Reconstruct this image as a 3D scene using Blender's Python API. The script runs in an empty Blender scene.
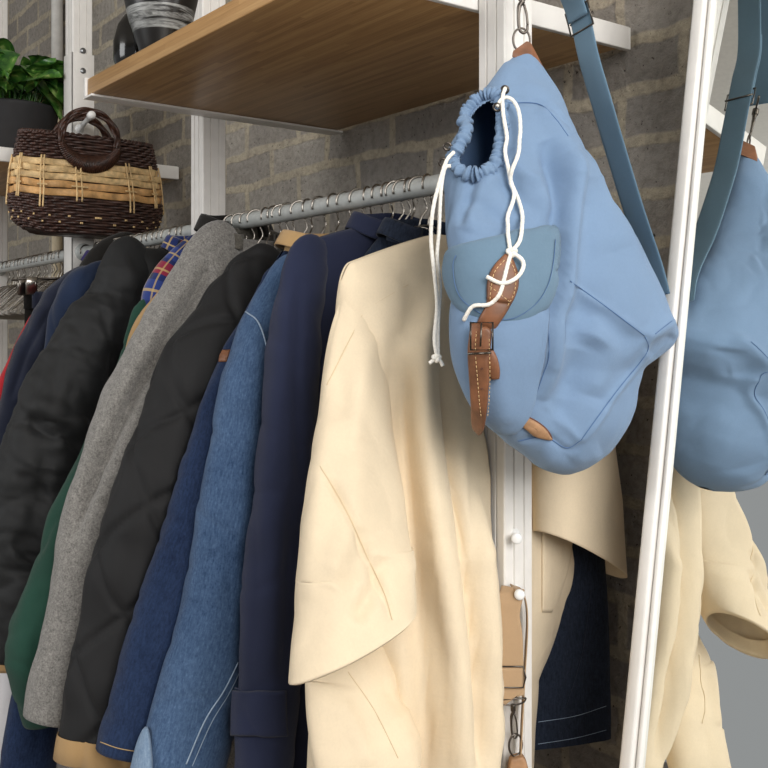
import bpy, bmesh, math, random
import numpy as np
from mathutils import Vector, Matrix
random.seed(4); rng = np.random.RandomState(11)
PI = math.pi
COL = bpy.context.scene.collection
SC = bpy.context.scene

# ---------------------------------------------------------------- camera model
FOC = 1042.0; HOR = 345.0; CZ = 1.45
CAM = np.array((0.0, 0.0, CZ))
_t = math.radians(36.96)
FW = np.array((-math.cos(_t), math.sin(_t), 0.0))     # view direction
RT = np.array((math.sin(_t), math.cos(_t), 0.0))      # screen right
UP = np.array((0.0, 0.0, 1.0))

def ray(px, py):
    return FW + (px-384.0)/FOC*RT + (HOR-py)/FOC*UP
def at_x(px, py, X):
    d = ray(px, py); return CAM + d*(X/d[0])
def at_y(px, py, Y):
    d = ray(px, py); return CAM + d*(Y/d[1])
def at_d(px, py, dist):
    return CAM + ray(px, py)*dist
def proj(P):
    Q = np.asarray(P, float) - CAM
    z = Q@FW
    return 384+FOC*(Q@RT)/z, HOR-FOC*Q[..., 2]/z, z

# ---------------------------------------------------------------- noise
_perm = np.random.RandomState(3).permutation(256); _perm = np.concatenate([_perm, _perm, _perm])
_grad = np.random.RandomState(5).normal(size=(256, 3)); _grad /= np.linalg.norm(_grad, axis=1)[:, None]
def noise(p):
    p = np.asarray(p, float); i = np.floor(p).astype(int); f = p-i; i &= 255
    w = f*f*f*(f*(f*6-15)+10); out = 0
    for dx in (0, 1):
        for dy in (0, 1):
            for dz in (0, 1):
                h = _perm[_perm[_perm[i[..., 0]+dx]+i[..., 1]+dy]+i[..., 2]+dz]
                g = _grad[h]
                d = (g*(f-np.array((dx, dy, dz)))).sum(-1)
                out = out + d*(w[..., 0] if dx else 1-w[..., 0])*(w[..., 1] if dy else 1-w[..., 1])*(w[..., 2] if dz else 1-w[..., 2])
    return out*1.6
def fbm(p, o=3):
    s, a = 0, 1.0; p = np.asarray(p, float)
    for k in range(o):
        s = s+a*noise(p*(2**k)+k*17.3); a *= .5
    return s

def curve(pts, n, closed=False):
    """Catmull-Rom through pts, resampled evenly by length"""
    P = np.asarray(pts, float)
    if len(P) == 2 and not closed:
        t = np.linspace(0, 1, n)[:, None]; return P[0]*(1-t)+P[1]*t
    if closed: Q = np.vstack([P[-1], P, P[0], P[1]])
    else: Q = np.vstack([2*P[0]-P[1], P, 2*P[-1]-P[-2]])
    out = []
    for k in range(1, len(Q)-2):
        t = np.linspace(0, 1, 24, endpoint=False)[:, None]
        a, b, c, d = Q[k-1], Q[k], Q[k+1], Q[k+2]
        out.append(.5*((2*b)+(c-a)*t+(2*a-5*b+4*c-d)*t*t+(3*b-a-3*c+d)*t**3))
    out.append(Q[-2][None]); O = np.vstack(out)
    s = np.concatenate([[0], np.cumsum(np.linalg.norm(np.diff(O, axis=0), axis=1))])
    m = n+1 if closed else n
    u = np.linspace(0, s[-1], m)
    R = np.stack([np.interp(u, s, O[:, k]) for k in range(O.shape[1])], 1)
    return R[:-1] if closed else R

# ---------------------------------------------------------------- objects
def tag(o, label, cat, group=None):
    o['label'] = label; o['category'] = cat
    if group: o['group'] = group
    return o
def thing(name, label, cat, loc=(0, 0, 0), group=None):
    o = bpy.data.objects.new(name, None); COL.objects.link(o)
    o.location = loc; o.empty_display_size = .05
    return tag(o, label, cat, group)
def mesh_obj(name, V, F, mat, parent=None, smooth=True, uv=None):
    me = bpy.data.meshes.new(name)
    V = np.asarray(V, float)
    if parent is not None: V = V-np.array(parent.location)
    if parent is not None and parent.parent is not None: V = V-np.array(parent.parent.location)
    me.from_pydata(V.tolist(), [], F)
    if uv is not None:
        L = me.uv_layers.new(name='UVMap')
        idx = np.empty(len(me.loops), int); me.loops.foreach_get('vertex_index', idx)
        L.data.foreach_set('uv', np.asarray(uv, float)[idx].ravel())
    if smooth: me.polygons.foreach_set('use_smooth', [True]*len(me.polygons))
    if mat: me.materials.append(mat)
    me.update()
    o = bpy.data.objects.new(name, me); COL.objects.link(o)
    if parent is not None: o.parent = parent
    return o
class MB:
    """collects shapes into one mesh"""
    def __init__(s): s.V = []; s.F = []; s.n = 0; s.U = []
    def add(s, V, F, uv=None):
        V = np.asarray(V, float)
        s.V.append(V); s.F += [tuple(int(i)+s.n for i in f) for f in F]
        s.U.append(np.zeros((len(V), 2)) if uv is None else np.asarray(uv, float)); s.n += len(V); return s
    def box(s, x0, x1, y0, y1, z0, z1, bev=.0015):
        b = bev
        bm = bmesh.new(); bmesh.ops.create_cube(bm, size=1)
        for v in bm.verts:
            v.co = Vector(((x0+x1)/2+v.co.x*(x1-x0), (y0+y1)/2+v.co.y*(y1-y0), (z0+z1)/2+v.co.z*(z1-z0)))
        if b: bmesh.ops.bevel(bm, geom=bm.edges[:], offset=b, segments=2, affect='EDGES', profile=.5)
        bm.verts.ensure_lookup_table()
        V = [v.co[:] for v in bm.verts]; F = [[v.index for v in f.verts] for f in bm.faces]; bm.free()
        return s.add(V, F)
    def tube(s, pts, r, n=10, closed=False, cap=True, flat=None, up=None):
        """round or (flat=(half width, half thickness)) section swept along pts"""
        P = np.asarray(pts, float); m = len(P)
        if closed: T = np.roll(P, -1, 0)-np.roll(P, 1, 0)
        else: T = np.gradient(P, axis=0)
        T /= np.maximum(np.linalg.norm(T, axis=1), 1e-9)[:, None]
        a = np.array(up, float) if up is not None else (np.array((0, 0, 1.)) if abs(T[0, 2]) < .9 else np.array((1., 0, 0)))
        N = []
        for k in range(m):
            a2 = (np.array(up, float) if up is not None else a); a2 = a2-T[k]*(a2@T[k]); a2 /= max(np.linalg.norm(a2), 1e-9); N.append(a2); a = a2
        N = np.array(N); B = np.cross(T, N)
        R = np.broadcast_to(np.asarray(r, float), (m,)) if flat is None else None
        th = np.linspace(0, 2*PI, n, endpoint=False)
        if flat is None:
            V = P[:, None]+R[:, None, None]*(np.cos(th)[None, :, None]*N[:, None]+np.sin(th)[None, :, None]*B[:, None])
        else:
            sg = lambda x, e: np.sign(x)*np.abs(x)**e
            w, h = flat; w = np.broadcast_to(np.asarray(w, float), (m,))
            V = P[:, None]+(w[:, None, None]*sg(np.cos(th), .45)[None, :, None]*N[:, None]+h*sg(np.sin(th), .45)[None, :, None]*B[:, None])
        V = V.reshape(-1, 3); F = []
        for k in range(m if closed else m-1):
            k2 = (k+1) % m
            for j in range(n):
                j2 = (j+1) % n; F.append((k*n+j, k*n+j2, k2*n+j2, k2*n+j))
        if cap and not closed:
            F.append(tuple(range(n))[::-1]); F.append(tuple(range((m-1)*n, m*n)))
        return s.add(V, F)
    def lathe(s, prof, c, n=40):
        """prof: list of (r, z)"""
        prof = np.asarray(prof, float); m = len(prof); th = np.linspace(0, 2*PI, n, endpoint=False)
        V = np.stack([c[0]+prof[:, :1]*np.cos(th), c[1]+prof[:, :1]*np.sin(th), c[2]+np.repeat(prof[:, 1:], n, 1)], 2).reshape(-1, 3)
        F = [(k*n+j, k*n+(j+1) % n, (k+1)*n+(j+1) % n, (k+1)*n+j) for k in range(m-1) for j in range(n)]
        return s.add(V, F)
    def prism(s, poly, z0, z1):
        n = len(poly)
        V = [(x, y, z0) for x, y in poly]+[(x, y, z1) for x, y in poly]
        F = [tuple(range(n))[::-1], tuple(range(n, 2*n))]+[(i, (i+1) % n, n+(i+1) % n, n+i) for i in range(n)]
        return s.add(V, F)
    def torus(s, c, R, r, ax1, ax2, n=28, m=10, a0=0, a1=2*PI):
        full = abs(a1-a0-2*PI) < 1e-6
        t = np.linspace(a0, a1, n, endpoint=not full)
        ax1 = np.array(ax1, float); ax2 = np.array(ax2, float); R2 = R if np.ndim(R) else (R, R)
        return s.tube(np.array(c)+R2[0]*np.cos(t)[:, None]*ax1+R2[1]*np.sin(t)[:, None]*ax2, r, m, closed=full)
    def build(s, name, mat, parent=None, smooth=True):
        return mesh_obj(name, np.vstack(s.V), s.F, mat, parent, smooth, np.vstack(s.U))
def autosmooth(o, ang=35):
    """sharp edges where the surface turns hard"""
    bm = bmesh.new(); bm.from_mesh(o.data); c = math.radians(ang)
    for e in bm.edges:
        if len(e.link_faces) == 2 and e.calc_face_angle(0) > c: e.smooth = False
    bm.to_mesh(o.data); bm.free(); return o

# ---------------------------------------------------------------- cloth grids
def grid_normals(P, closed_u):
    if closed_u: du = np.roll(P, -1, 1)-np.roll(P, 1, 1)
    else: du = np.gradient(P, axis=1)
    dv = np.gradient(P, axis=0)
    N = np.cross(du, dv); N /= np.maximum(np.linalg.norm(N, axis=2), 1e-9)[..., None]
    c = P.mean((0, 1))
    return N
def seg_dist(px, py, poly):
    best = np.full(px.shape, 1e9)
    for (x0, y0), (x1, y1) in zip(poly[:-1], poly[1:]):
        dx, dy = x1-x0, y1-y0; L = dx*dx+dy*dy+1e-9
        t = np.clip(((px-x0)*dx+(py-y0)*dy)/L, 0, 1)
        best = np.minimum(best, np.hypot(px-x0-t*dx, py-y0-t*dy))
    return best
def apply_folds(P, folds, closed_u):
    """ridges (+) and creases (-) along lines, on the side that faces the room's right"""
    N = grid_normals(P, closed_u)
    cen = P.mean(1, keepdims=True)
    if ((P-cen)*N).sum(2).mean() < 0: N = -N
    view = CAM-P; view /= np.linalg.norm(view, axis=2)[..., None]
    fac = (N*view).sum(2)
    px, py, _ = proj(P)
    d = np.zeros(px.shape)
    for poly, sig, amp in folds:
        C = curve(poly, 28); best = np.full(px.shape, 1e9); bt = np.zeros(px.shape)
        for i in range(27):
            (x0, y0), (x1, y1) = C[i], C[i+1]; dx, dy = x1-x0, y1-y0
            t = np.clip(((px-x0)*dx+(py-y0)*dy)/(dx*dx+dy*dy+1e-9), 0, 1)
            e = np.hypot(px-x0-t*dx, py-y0-t*dy); m = e < best; best[m] = e[m]; bt[m] = (i+t[m])/27
        d += amp*np.exp(-(best/sig)**2/2)*np.clip(np.minimum(bt, 1-bt)*7, 0, 1)**.7
    w = np.clip(fac*4, 0, 1)
    return P+N*(d*w)[..., None]
def arclen_uv(P, closed_u):
    k = P.shape[0]//2
    row = P[k]; 
    u = np.concatenate([[0], np.cumsum(np.linalg.norm(np.diff(row, axis=0), axis=1))])
    c = P[:, P.shape[1]//4]
    v = np.concatenate([[0], np.cumsum(np.linalg.norm(np.diff(c, axis=0), axis=1))])
    U = np.stack(np.broadcast_arrays(u[None, :], v[:, None]), 2)
    return U
def grid_faces(nv, nu, closed_u, skip=None):
    F = []
    for k in range(nv-1):
        for j in range(nu if closed_u else nu-1):
            j2 = (j+1) % nu
            if skip is not None and skip[k, j]: continue
            F.append((k*nu+j, k*nu+j2, (k+1)*nu+j2, (k+1)*nu+j))
    return F
def grid_obj(name, P, mat, parent, closed_u=False, thick=0, skip=None):
    nv, nu = P.shape[:2]
    o = mesh_obj(name, P.reshape(-1, 3), grid_faces(nv, nu, closed_u, skip), mat, parent, True, arclen_uv(P, closed_u).reshape(-1, 2))
    if thick:
        m = o.modifiers.new('thickness', 'SOLIDIFY'); m.thickness = thick; m.offset = 0
    return o
class Surf:
    """finds points on built cloth so that seams, pockets and cords lie on it"""
    def __init__(s, *grids):
        A, B = [], []
        for P, cl in grids:
            N = grid_normals(P, cl); v = CAM-P; f = (N*v).sum(2)
            if cl and ((P-P.mean(1, keepdims=True))*N).sum(2).mean() < 0: N = -N
            A.append(P.reshape(-1, 3)); B.append((N*np.where(f < 0, -1, 1)[..., None] if not cl else N).reshape(-1, 3))
        P = np.vstack(A); N = np.vstack(B)
        keep = ((CAM-P)*N).sum(1) > 0
        s.P = P[keep]; s.N = N[keep]; s.px, s.py, s.d = proj(s.P)
    def at(s, pts, off=0.0, sig=1.6):
        pts = np.atleast_2d(np.asarray(pts, float)); out = []; 
        off = np.broadcast_to(np.asarray(off, float), (len(pts),))
        for (x, y), o in zip(pts, off):
            e = np.hypot(s.px-x, s.py-y); near = e < max(e.min()+1.0, 3.2)
            idx = np.where(near)[0]
            dm = s.d[idx].min(); idx = idx[s.d[idx] < dm+.009]
            w = np.exp(-(e[idx]/sig)**2/2)+1e-9; w /= w.sum()
            dist = (s.d[idx]*w).sum()
            n = (s.N[idx]*w[:, None]).sum(0); n /= np.linalg.norm(n)
            out.append(at_d(x, y, dist)+n*o)
        return np.array(out)
def patch(name, surf, rows, mat, parent, bump=.01, base=.001, nu=26, nv=26, power=.5, side=None):
    """a raised piece of cloth or leather lying on surf; rows: (py, px left, px right)"""
    R = np.array(rows, float); py = np.linspace(R[0, 0], R[-1, 0], nv)
    L = np.interp(py, R[:, 0], R[:, 1]); Q = np.interp(py, R[:, 0], R[:, 2])
    if len(R) > 3:
        c = curve(R, 80); o = np.argsort(c[:, 0]); L = np.interp(py, c[o, 0], c[o, 1]); Q = np.interp(py, c[o, 0], c[o, 2])
    t = np.linspace(0, 1, nu)
    X = L[:, None]*(1-t)+Q[:, None]*t; Y = np.repeat(py[:, None], nu, 1)
    v = np.linspace(0, 1, nv)[:, None]
    prof = (np.clip(4*t*(1-t), 0, 1)[None]**power)*(np.clip(4*v*(1-v), 0, 1)**power)
    off = base+bump*prof
    return np.array(surf.at(np.stack([X.ravel(), Y.ravel()], 1), off.ravel())).reshape(nv, nu, 3)
# ---------------------------------------------------------------- materials
def lin(c):
    return tuple((x/255/12.92 if x/255 <= .04045 else ((x/255+.055)/1.055)**2.4) for x in c)+(1.0,)
class NT:
    def __init__(s, name):
        s.m = bpy.data.materials.new(name); s.m.use_nodes = True
        s.t = s.m.node_tree; s.b = s.t.nodes['Principled BSDF']
    def n(s, typ, **kw):
        x = s.t.nodes.new(typ)
        for k, v in kw.items():
            if k.startswith('i_'):
                key = k[2:]; key = int(key) if key.isdigit() else key.replace('_', ' ')
                x.inputs[key].default_value = v
            else: setattr(x, k, v)
        return x
    def l(s, a, b): s.t.links.new(a, b)
    def set(s, **kw):
        for k, v in kw.items(): s.b.inputs[k.replace('_', ' ')].default_value = v
        return s
    def coord(s, kind='Object', scale=(1, 1, 1), rot=(0, 0, 0)):
        c = s.n('ShaderNodeTexCoord'); m = s.n('ShaderNodeMapping')
        m.inputs['Scale'].default_value = scale; m.inputs['Rotation'].default_value = rot
        s.l(c.outputs[kind], m.inputs['Vector']); return m.outputs['Vector']
    def noise(s, vec, scale, detail=3, rough=.5, dist=0):
        x = s.n('ShaderNodeTexNoise'); x.inputs['Scale'].default_value = scale; x.inputs['Detail'].default_value = detail
        x.inputs['Roughness'].default_value = rough; x.inputs['Distortion'].default_value = dist
        s.l(vec, x.inputs['Vector']); return x.outputs['Fac']
    def wave(s, vec, scale, dist=0, dirn='X'):
        x = s.n('ShaderNodeTexWave'); x.bands_direction = dirn
        x.inputs['Scale'].default_value = scale; x.inputs['Distortion'].default_value = dist
        s.l(vec, x.inputs['Vector']); return x.outputs['Fac']
    def ramp(s, fac, stops):
        r = s.n('ShaderNodeValToRGB'); e = r.color_ramp.elements
        e[0].position, e[0].color = stops[0]; e[1].position, e[1].color = stops[1]
        for p, c in stops[2:]:
            q = e.new(p); q.color = c
        s.l(fac, r.inputs['Fac']); return r.outputs['Color']
    def mix(s, fac, a, b, mode='MIX'):
        x = s.n('ShaderNodeMix', data_type='RGBA', blend_type=mode)
        for sock, val in ((x.inputs[0], fac), (x.inputs[6], a), (x.inputs[7], b)):
            if hasattr(val, 'links'): s.l(val, sock)
            else: sock.default_value = val
        return x.outputs[2]
    def math(s, op, a, b=0.0):
        x = s.n('ShaderNodeMath', operation=op)
        for sock, val in ((x.inputs[0], a), (x.inputs[1], b)):
            if hasattr(val, 'links'): s.l(val, sock)
            else: sock.default_value = val
        return x.outputs[0]
    def bump(s, h, strength=.3, dist=.001, prev=None):
        x = s.n('ShaderNodeBump'); x.inputs['Strength'].default_value = strength; x.inputs['Distance'].default_value = dist
        s.l(h, x.inputs['Height'])
        if prev is not None: s.l(prev, x.inputs['Normal'])
        s.l(x.outputs['Normal'], s.b.inputs['Normal']); return x.outputs['Normal']
    def color(s, c): s.l(c, s.b.inputs['Base Color']); return s

def plain(name, c, rough=.5, metal=0.0, var=.06, bump=0.0, nscale=40, spec=.5):
    t = NT(name); v = t.coord()
    f = t.noise(v, nscale, 4)
    c1 = lin(tuple(x*(1-var) for x in c)); c2 = lin(tuple(min(255, x*(1+var)) for x in c))
    t.color(t.ramp(f, [(.3, c1), (.7, c2)])).set(Roughness=rough, Metallic=metal)
    t.b.inputs['Specular IOR Level'].default_value = spec
    if bump: t.bump(f, bump, .002)
    return t.m
def cloth(name, c, var=.10, weave=900.0, wb=.25, rough=.9, blotch=6.0, sheen=.15, crumple=.0, spec=.15):
    """woven cotton: fine weave bump, soft colour drift"""
    t = NT(name); u = t.coord('UV'); v = t.coord()
    f = t.noise(v, blotch, 4); g = t.noise(v, 350, 2)
    c1 = lin(tuple(x*(1-var) for x in c)); c2 = lin(tuple(min(255, x*(1+var*.6)) for x in c))
    base = t.ramp(f, [(.3, c1), (.7, c2)])
    base = t.mix(t.math('MULTIPLY', g, .22), base, lin(tuple(x*.8 for x in c)))
    t.color(base).set(Roughness=rough, Sheen_Weight=sheen, Sheen_Roughness=.5)
    t.b.inputs['Specular IOR Level'].default_value = spec
    w = t.math('ADD', t.wave(u, weave, 0, 'X'), t.wave(u, weave, 0, 'Y'))
    n = t.bump(w, wb, .0004)
    if crumple: t.bump(t.noise(v, 28, 4, .55, .6), crumple, .006, n)
    return t.m
def denim(name, dark, light, streak=.5):
    t = NT(name); u = t.coord('UV', (1, .2, 1)); v = t.coord(); u2 = t.coord('UV', (1, 1, 1), (0, 0, .9))
    s1 = t.noise(u, 330, 4, .7); s2 = t.noise(v, 260, 3, .7); s3 = t.noise(v, 7, 4)
    f = t.math('ADD', t.math('MULTIPLY', s1, .75), t.math('MULTIPLY', s2, .45))
    f = t.math('ADD', f, t.math('MULTIPLY', s3, streak)); f = t.math('SUBTRACT', f, .35+streak*.25)
    mid = tuple((a+b)/2 for a, b in zip(dark, light))
    t.color(t.ramp(f, [(.15, lin(dark)), (.85, lin(light)), (.5, lin(mid))])).set(Roughness=.92, Sheen_Weight=.1)
    t.b.inputs['Specular IOR Level'].default_value = .12
    n = t.bump(t.wave(u2, 420, .3), .25, .0005); t.bump(t.noise(v, 30, 3, .5, .5), .25, .004, n)
    return t.m
def wool(name, dark, light):
    t = NT(name); v = t.coord()
    f = t.math('ADD', t.math('MULTIPLY', t.noise(v, 330, 4, .7), .7), t.math('MULTIPLY', t.noise(v, 110, 3, .6), .3))
    t.color(t.ramp(f, [(.35, lin(dark)), (.65, lin(light))])).set(Roughness=1.0, Sheen_Weight=.3)
    t.b.inputs['Specular IOR Level'].default_value = .05
    t.bump(t.noise(v, 420, 4, .7), .5, .0015)
    return t.m
def plaid_mat(name):
    t = NT(name); u = t.coord('UV'); sep = t.n('ShaderNodeSeparateXYZ'); t.l(u, sep.inputs[0])
    def band(ax, period, lo, hi, ph=0.0):
        a = t.math('FRACT', t.math('ADD', t.math('DIVIDE', sep.outputs[ax], period), ph))
        return t.math('MULTIPLY', t.math('GREATER_THAN', a, lo), t.math('LESS_THAN', a, hi))
    base = t.mix(t.math('MULTIPLY', band(1, .075, .05, .45), .8), lin((22, 26, 48)), lin((52, 72, 140)))
    base = t.mix(t.math('MULTIPLY', band(0, .075, .1, .5), .55), base, lin((40, 58, 122)))
    base = t.mix(t.math('MULTIPLY', band(1, .15, .78, .95), .8), base, lin((150, 38, 52)))
    base = t.mix(t.math('MULTIPLY', band(0, .15, .78, .92), .6), base, lin((140, 40, 52)))
    base = t.mix(t.math('MULTIPLY', band(1, .0375, .5, .6), .7), base, lin((196, 168, 112)))
    base = t.mix(t.math('MULTIPLY', band(0, .0375, .55, .65), .6), base, lin((196, 168, 112)))
    t.color(base).set(Roughness=.95, Sheen_Weight=.3); t.b.inputs['Specular IOR Level'].default_value = .1
    t.bump(t.noise(t.coord(), 400, 3), .3, .001); return t.m
def bamboo_mat(name):
    t = NT(name); v = t.coord('Object')
    sep = t.n('ShaderNodeSeparateXYZ'); t.l(v, sep.inputs[0])
    # narrow glued strips along X, each of its own tone
    strip = t.math('FLOOR', t.math('MULTIPLY', t.math('ADD', sep.outputs[1], t.math('MULTIPLY', sep.outputs[2], 1.0)), 110))
    blk = t.math('FLOOR', t.math('ADD', t.math('MULTIPLY', sep.outputs[0], 2.6), t.math('MULTIPLY', strip, .37)))
    cv = t.n('ShaderNodeCombineXYZ'); t.l(strip, cv.inputs[0]); t.l(blk, cv.inputs[1])
    wn = t.n('ShaderNodeTexWhiteNoise', noise_dimensions='3D'); t.l(cv.outputs[0], wn.inputs['Vector'])
    g = t.noise(t.coord('Object', (1.2, 30, 30)), 6, 5, .65, .4); gf = t.noise(t.coord('Object', (6, 260, 260)), 3, 3, .6)
    big = t.noise(t.coord('Object', (.9, 5, 5)), 3, 3)
    f = t.math('ADD', t.math('MULTIPLY', wn.outputs['Value'], .22), t.math('MULTIPLY', g, .5))
    f = t.math('ADD', f, t.math('MULTIPLY', gf, .25)); f = t.math('ADD', f, t.math('MULTIPLY', big, .25)); f = t.math('SUBTRACT', f, .1)
    t.color(t.ramp(f, [(.2, lin((134, 98, 58))), (.8, lin((206, 168, 116))), (.5, lin((178, 138, 90)))])).set(Roughness=.42)
    t.b.inputs['Specular IOR Level'].default_value = .35
    return t.m
def brick_mat(name):
    t = NT(name); c = t.n('ShaderNodeTexCoord'); sep = t.n('ShaderNodeSeparateXYZ'); t.l(c.outputs['Object'], sep.inputs[0])
    cv = t.n('ShaderNodeCombineXYZ'); t.l(sep.outputs[0], cv.inputs[0]); t.l(sep.outputs[2], cv.inputs[1])
    dn = t.n('ShaderNodeTexNoise'); dn.inputs['Scale'].default_value = 9; dn.inputs['Detail'].default_value = 4; t.l(c.outputs['Object'], dn.inputs['Vector'])
    off = t.n('ShaderNodeVectorMath', operation='MULTIPLY_ADD'); t.l(dn.outputs['Color'], off.inputs[0]); off.inputs[1].default_value = (.034, .034, 0); t.l(cv.outputs[0], off.inputs[2])
    b = t.n('ShaderNodeTexBrick'); t.l(off.outputs[0], b.inputs['Vector'])
    b.offset = .5; b.inputs['Scale'].default_value = 1; b.inputs['Brick Width'].default_value = .242; b.inputs['Row Height'].default_value = .0812
    b.inputs['Mortar Size'].default_value = .0125; b.inputs['Mortar Smooth'].default_value = .45; b.inputs['Bias'].default_value = 0
    b.inputs['Color1'].default_value = lin((170, 164, 155)); b.inputs['Color2'].default_value = lin((138, 133, 127)); b.inputs['Mortar'].default_value = lin((188, 177, 156))
    big = t.noise(c.outputs['Object'], 5, 5, .6); fine = t.noise(c.outputs['Object'], 70, 5, .7); pit = t.noise(c.outputs['Object'], 130, 3, .6)
    col = t.mix(t.ramp(big, [(.42, (0, 0, 0, 1)), (.8, (.7, .7, .7, 1))]), b.outputs['Color'], lin((148, 141, 130)))
    col = t.mix(t.ramp(fine, [(.42, (0, 0, 0, 1)), (.72, (.55, .55, .55, 1))]), col, lin((104, 99, 92)))
    pits = t.ramp(pit, [(.28, (1, 1, 1, 1)), (.34, (0, 0, 0, 1))])
    col = t.mix(pits, col, lin((70, 64, 58)))
    t.color(col).set(Roughness=.95); t.b.inputs['Specular IOR Level'].default_value = .1
    inv = t.math('SUBTRACT', 1.0, b.outputs['Fac'])
    n = t.bump(inv, .55, -.003)
    n = t.bump(big, .4, .02, n)
    n = t.bump(fine, .85, .010, n); t.bump(pits, .5, -.004, n)
    return t.m

M = {}
M['white_metal'] = plain('white powder coated metal', (232, 229, 224), .38, 0, .015)
M['groove'] = plain('white metal groove', (214, 211, 206), .5, 0, .02)
M['steel'] = plain('galvanised steel', (188, 191, 188), .38, .15, .05, .05, 60)
M['chrome'] = plain('bright hanger wire', (158, 152, 144), .28, 1.0, .03)
M['gunmetal'] = plain('dark gunmetal', (92, 86, 80), .3, .95, .08)
M['screw'] = plain('zinc screw', (130, 132, 134), .3, .9, .1)
M['bamboo'] = bamboo_mat('bamboo board')
M['brick'] = brick_mat('grey painted brick')
M['plaster'] = plain('white plaster', (226, 222, 214), .9, 0, .02)
M['floor'] = plain('worn timber floor', (122, 110, 98), .6, 0, .08, .1, 8)
M['cream'] = cloth('cream cotton', (236, 218, 188), .05, 900, .2, .9, 9, .12, .22)
M['seam_cream'] = cloth('cream seam', (230, 208, 172), .05)
M['navy'] = cloth('navy cotton twill', (40, 46, 70), .10, 700, .3, .85, 8, .12, .16)
M['denim'] = denim('mid blue denim', (40, 62, 94), (118, 144, 176), .45)
M['denim_dark'] = denim('dark indigo denim', (24, 35, 60), (60, 82, 118), .3)
M['denim_ink'] = denim('inky denim', (22, 28, 40), (62, 74, 96), .25)
M['denim_pale'] = denim('worn pale denim', (96, 122, 152), (176, 192, 208), .5)
M['stitch_tan'] = plain('tan stitching', (176, 148, 104), .9)
M['stitch_pale'] = plain('pale stitching', (150, 168, 188), .9)
M['quilt'] = cloth('black quilted nylon', (27, 27, 28), .12, 600, .15, .7, 12, .03, .12, .3)
M['puffer'] = cloth('black padded nylon', (29, 30, 31), .12, 600, .15, .66, 12, .03, .14, .35)
M['wool'] = wool('grey melange wool', (88, 86, 83), (152, 149, 144))
M['wool_dark'] = wool('charcoal wool', (66, 63, 58), (112, 108, 100))
M['tan'] = cloth('tan corduroy', (184, 150, 104), .1, 320, .5, .9)
M['green'] = cloth('bottle green cotton', (36, 70, 58), .12, 700, .2, .8, 10, .1, .2)
M['plaid'] = plaid_mat('blue and red plaid flannel')
M['knit'] = cloth('navy knit', (36, 41, 58), .12, 420, .4, .95, 10, .2, .1)
M['bluecot'] = cloth('blue cotton', (34, 46, 70), .12, 500, .2, .9, 10, .15, .1)
M['red'] = cloth('red cotton', (186, 44, 52), .08)
M['dark'] = cloth('near black wool', (34, 32, 30), .1)
M['purple'] = cloth('dark purple fleece', (50, 40, 96), .1)
M['white_cloth'] = cloth('white cotton', (222, 220, 222), .04)
M['bag'] = cloth('sky blue canvas', (122, 147, 177), .035, 1000, .15, .88, 7, .1, .12)
M['bag_flap'] = cloth('dusty blue canvas', (108, 134, 155), .05, 900, .2, .9, 9, .12, .1)
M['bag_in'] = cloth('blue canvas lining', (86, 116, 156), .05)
M['strap'] = cloth('dusty blue webbing', (104, 131, 150), .06, 500, .3, .9, 8)
M['seam_bag'] = cloth('blue seam', (84, 114, 156), .05)
M['leather'] = plain('tan brown leather', (122, 80, 54), .5, 0, .14, .25, 60)
M['leather_edge'] = plain('dark leather', (92, 52, 34), .6, 0, .1)
M['leather_pale'] = plain('pale tan leather', (164, 126, 92), .6, 0, .1, .3, 90)
M['cord'] = plain('white cotton cord', (240, 236, 226), .9, 0, .05, .5, 260)
M['beige_web'] = cloth('beige webbing', (186, 156, 122), .06, 420, .5, .9)
M['beige'] = cloth('beige canvas', (196, 166, 130), .06)
M['wicker_dark'] = plain('dark brown rattan', (66, 46, 40), .4, 0, .35, .3, 90)
M['wicker_handle'] = plain('deep brown rattan', (60, 36, 26), .36, 0, .3, .3, 120)
M['straw'] = plain('pale straw', (222, 190, 138), .55, 0, .12, .3, 70)
M['straw_tan'] = plain('golden straw', (206, 160, 104), .55, 0, .16, .3, 50)
M['pot'] = plain('matt black pot', (42, 42, 44), .7, 0, .06)
M['soil'] = plain('potting soil', (50, 40, 32), 1, 0, .3, .6, 90)
M['vase'] = plain('black glazed ceramic', (20, 19, 18), .12, 0, .2)
M['clip_plastic'] = plain('pale blue plastic', (176, 198, 216), .4)
M['pipe_white'] = plain('white painted pipe', (214, 212, 206), .5, 0, .04)
M['peg'] = plain('white plastic peg', (240, 240, 238), .25, 0, .01)

def mirror_mat():
    t = NT('mirror glass'); t.set(Metallic=1.0, Roughness=.005); t.b.inputs['Base Color'].default_value = (.86, .88, .86, 1)
    return t.m
M['mirror'] = mirror_mat()
def leaf_mat():
    t = NT('pothos leaf'); v = t.coord(); u = t.coord('UV')
    a = t.noise(v, 26, 3, .5, 1.2)
    c = t.ramp(a, [(.38, lin((40, 84, 34))), (.58, lin((86, 134, 54))), (.74, lin((184, 200, 124)))])
    t.color(c).set(Roughness=.32); t.b.inputs['Subsurface Weight'].default_value = 0
    t.b.inputs['Transmission Weight'].default_value = 0
    return t.m
M['leaf'] = leaf_mat()
def vase_brush():
    t = NT('black glaze with white brush swirl'); v = t.coord('Object', (3, 3, 30)); sep = t.n('ShaderNodeSeparateXYZ')
    c = t.n('ShaderNodeTexCoord'); t.l(c.outputs['Object'], sep.inputs[0])
    n = t.noise(v, 2.2, 5, .7, 1.5); z = sep.outputs[2]
    band = t.math('MULTIPLY', t.math('GREATER_THAN', z, .052), t.math('LESS_THAN', z, .092))
    m = t.math('MULTIPLY', band, t.ramp(n, [(.42, (0, 0, 0, 1)), (.6, (1, 1, 1, 1))]))
    t.color(t.mix(m, lin((24, 22, 20)), lin((156, 158, 156)))).set(Roughness=.3); return t.m
M['vase_brush'] = vase_brush()
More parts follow.
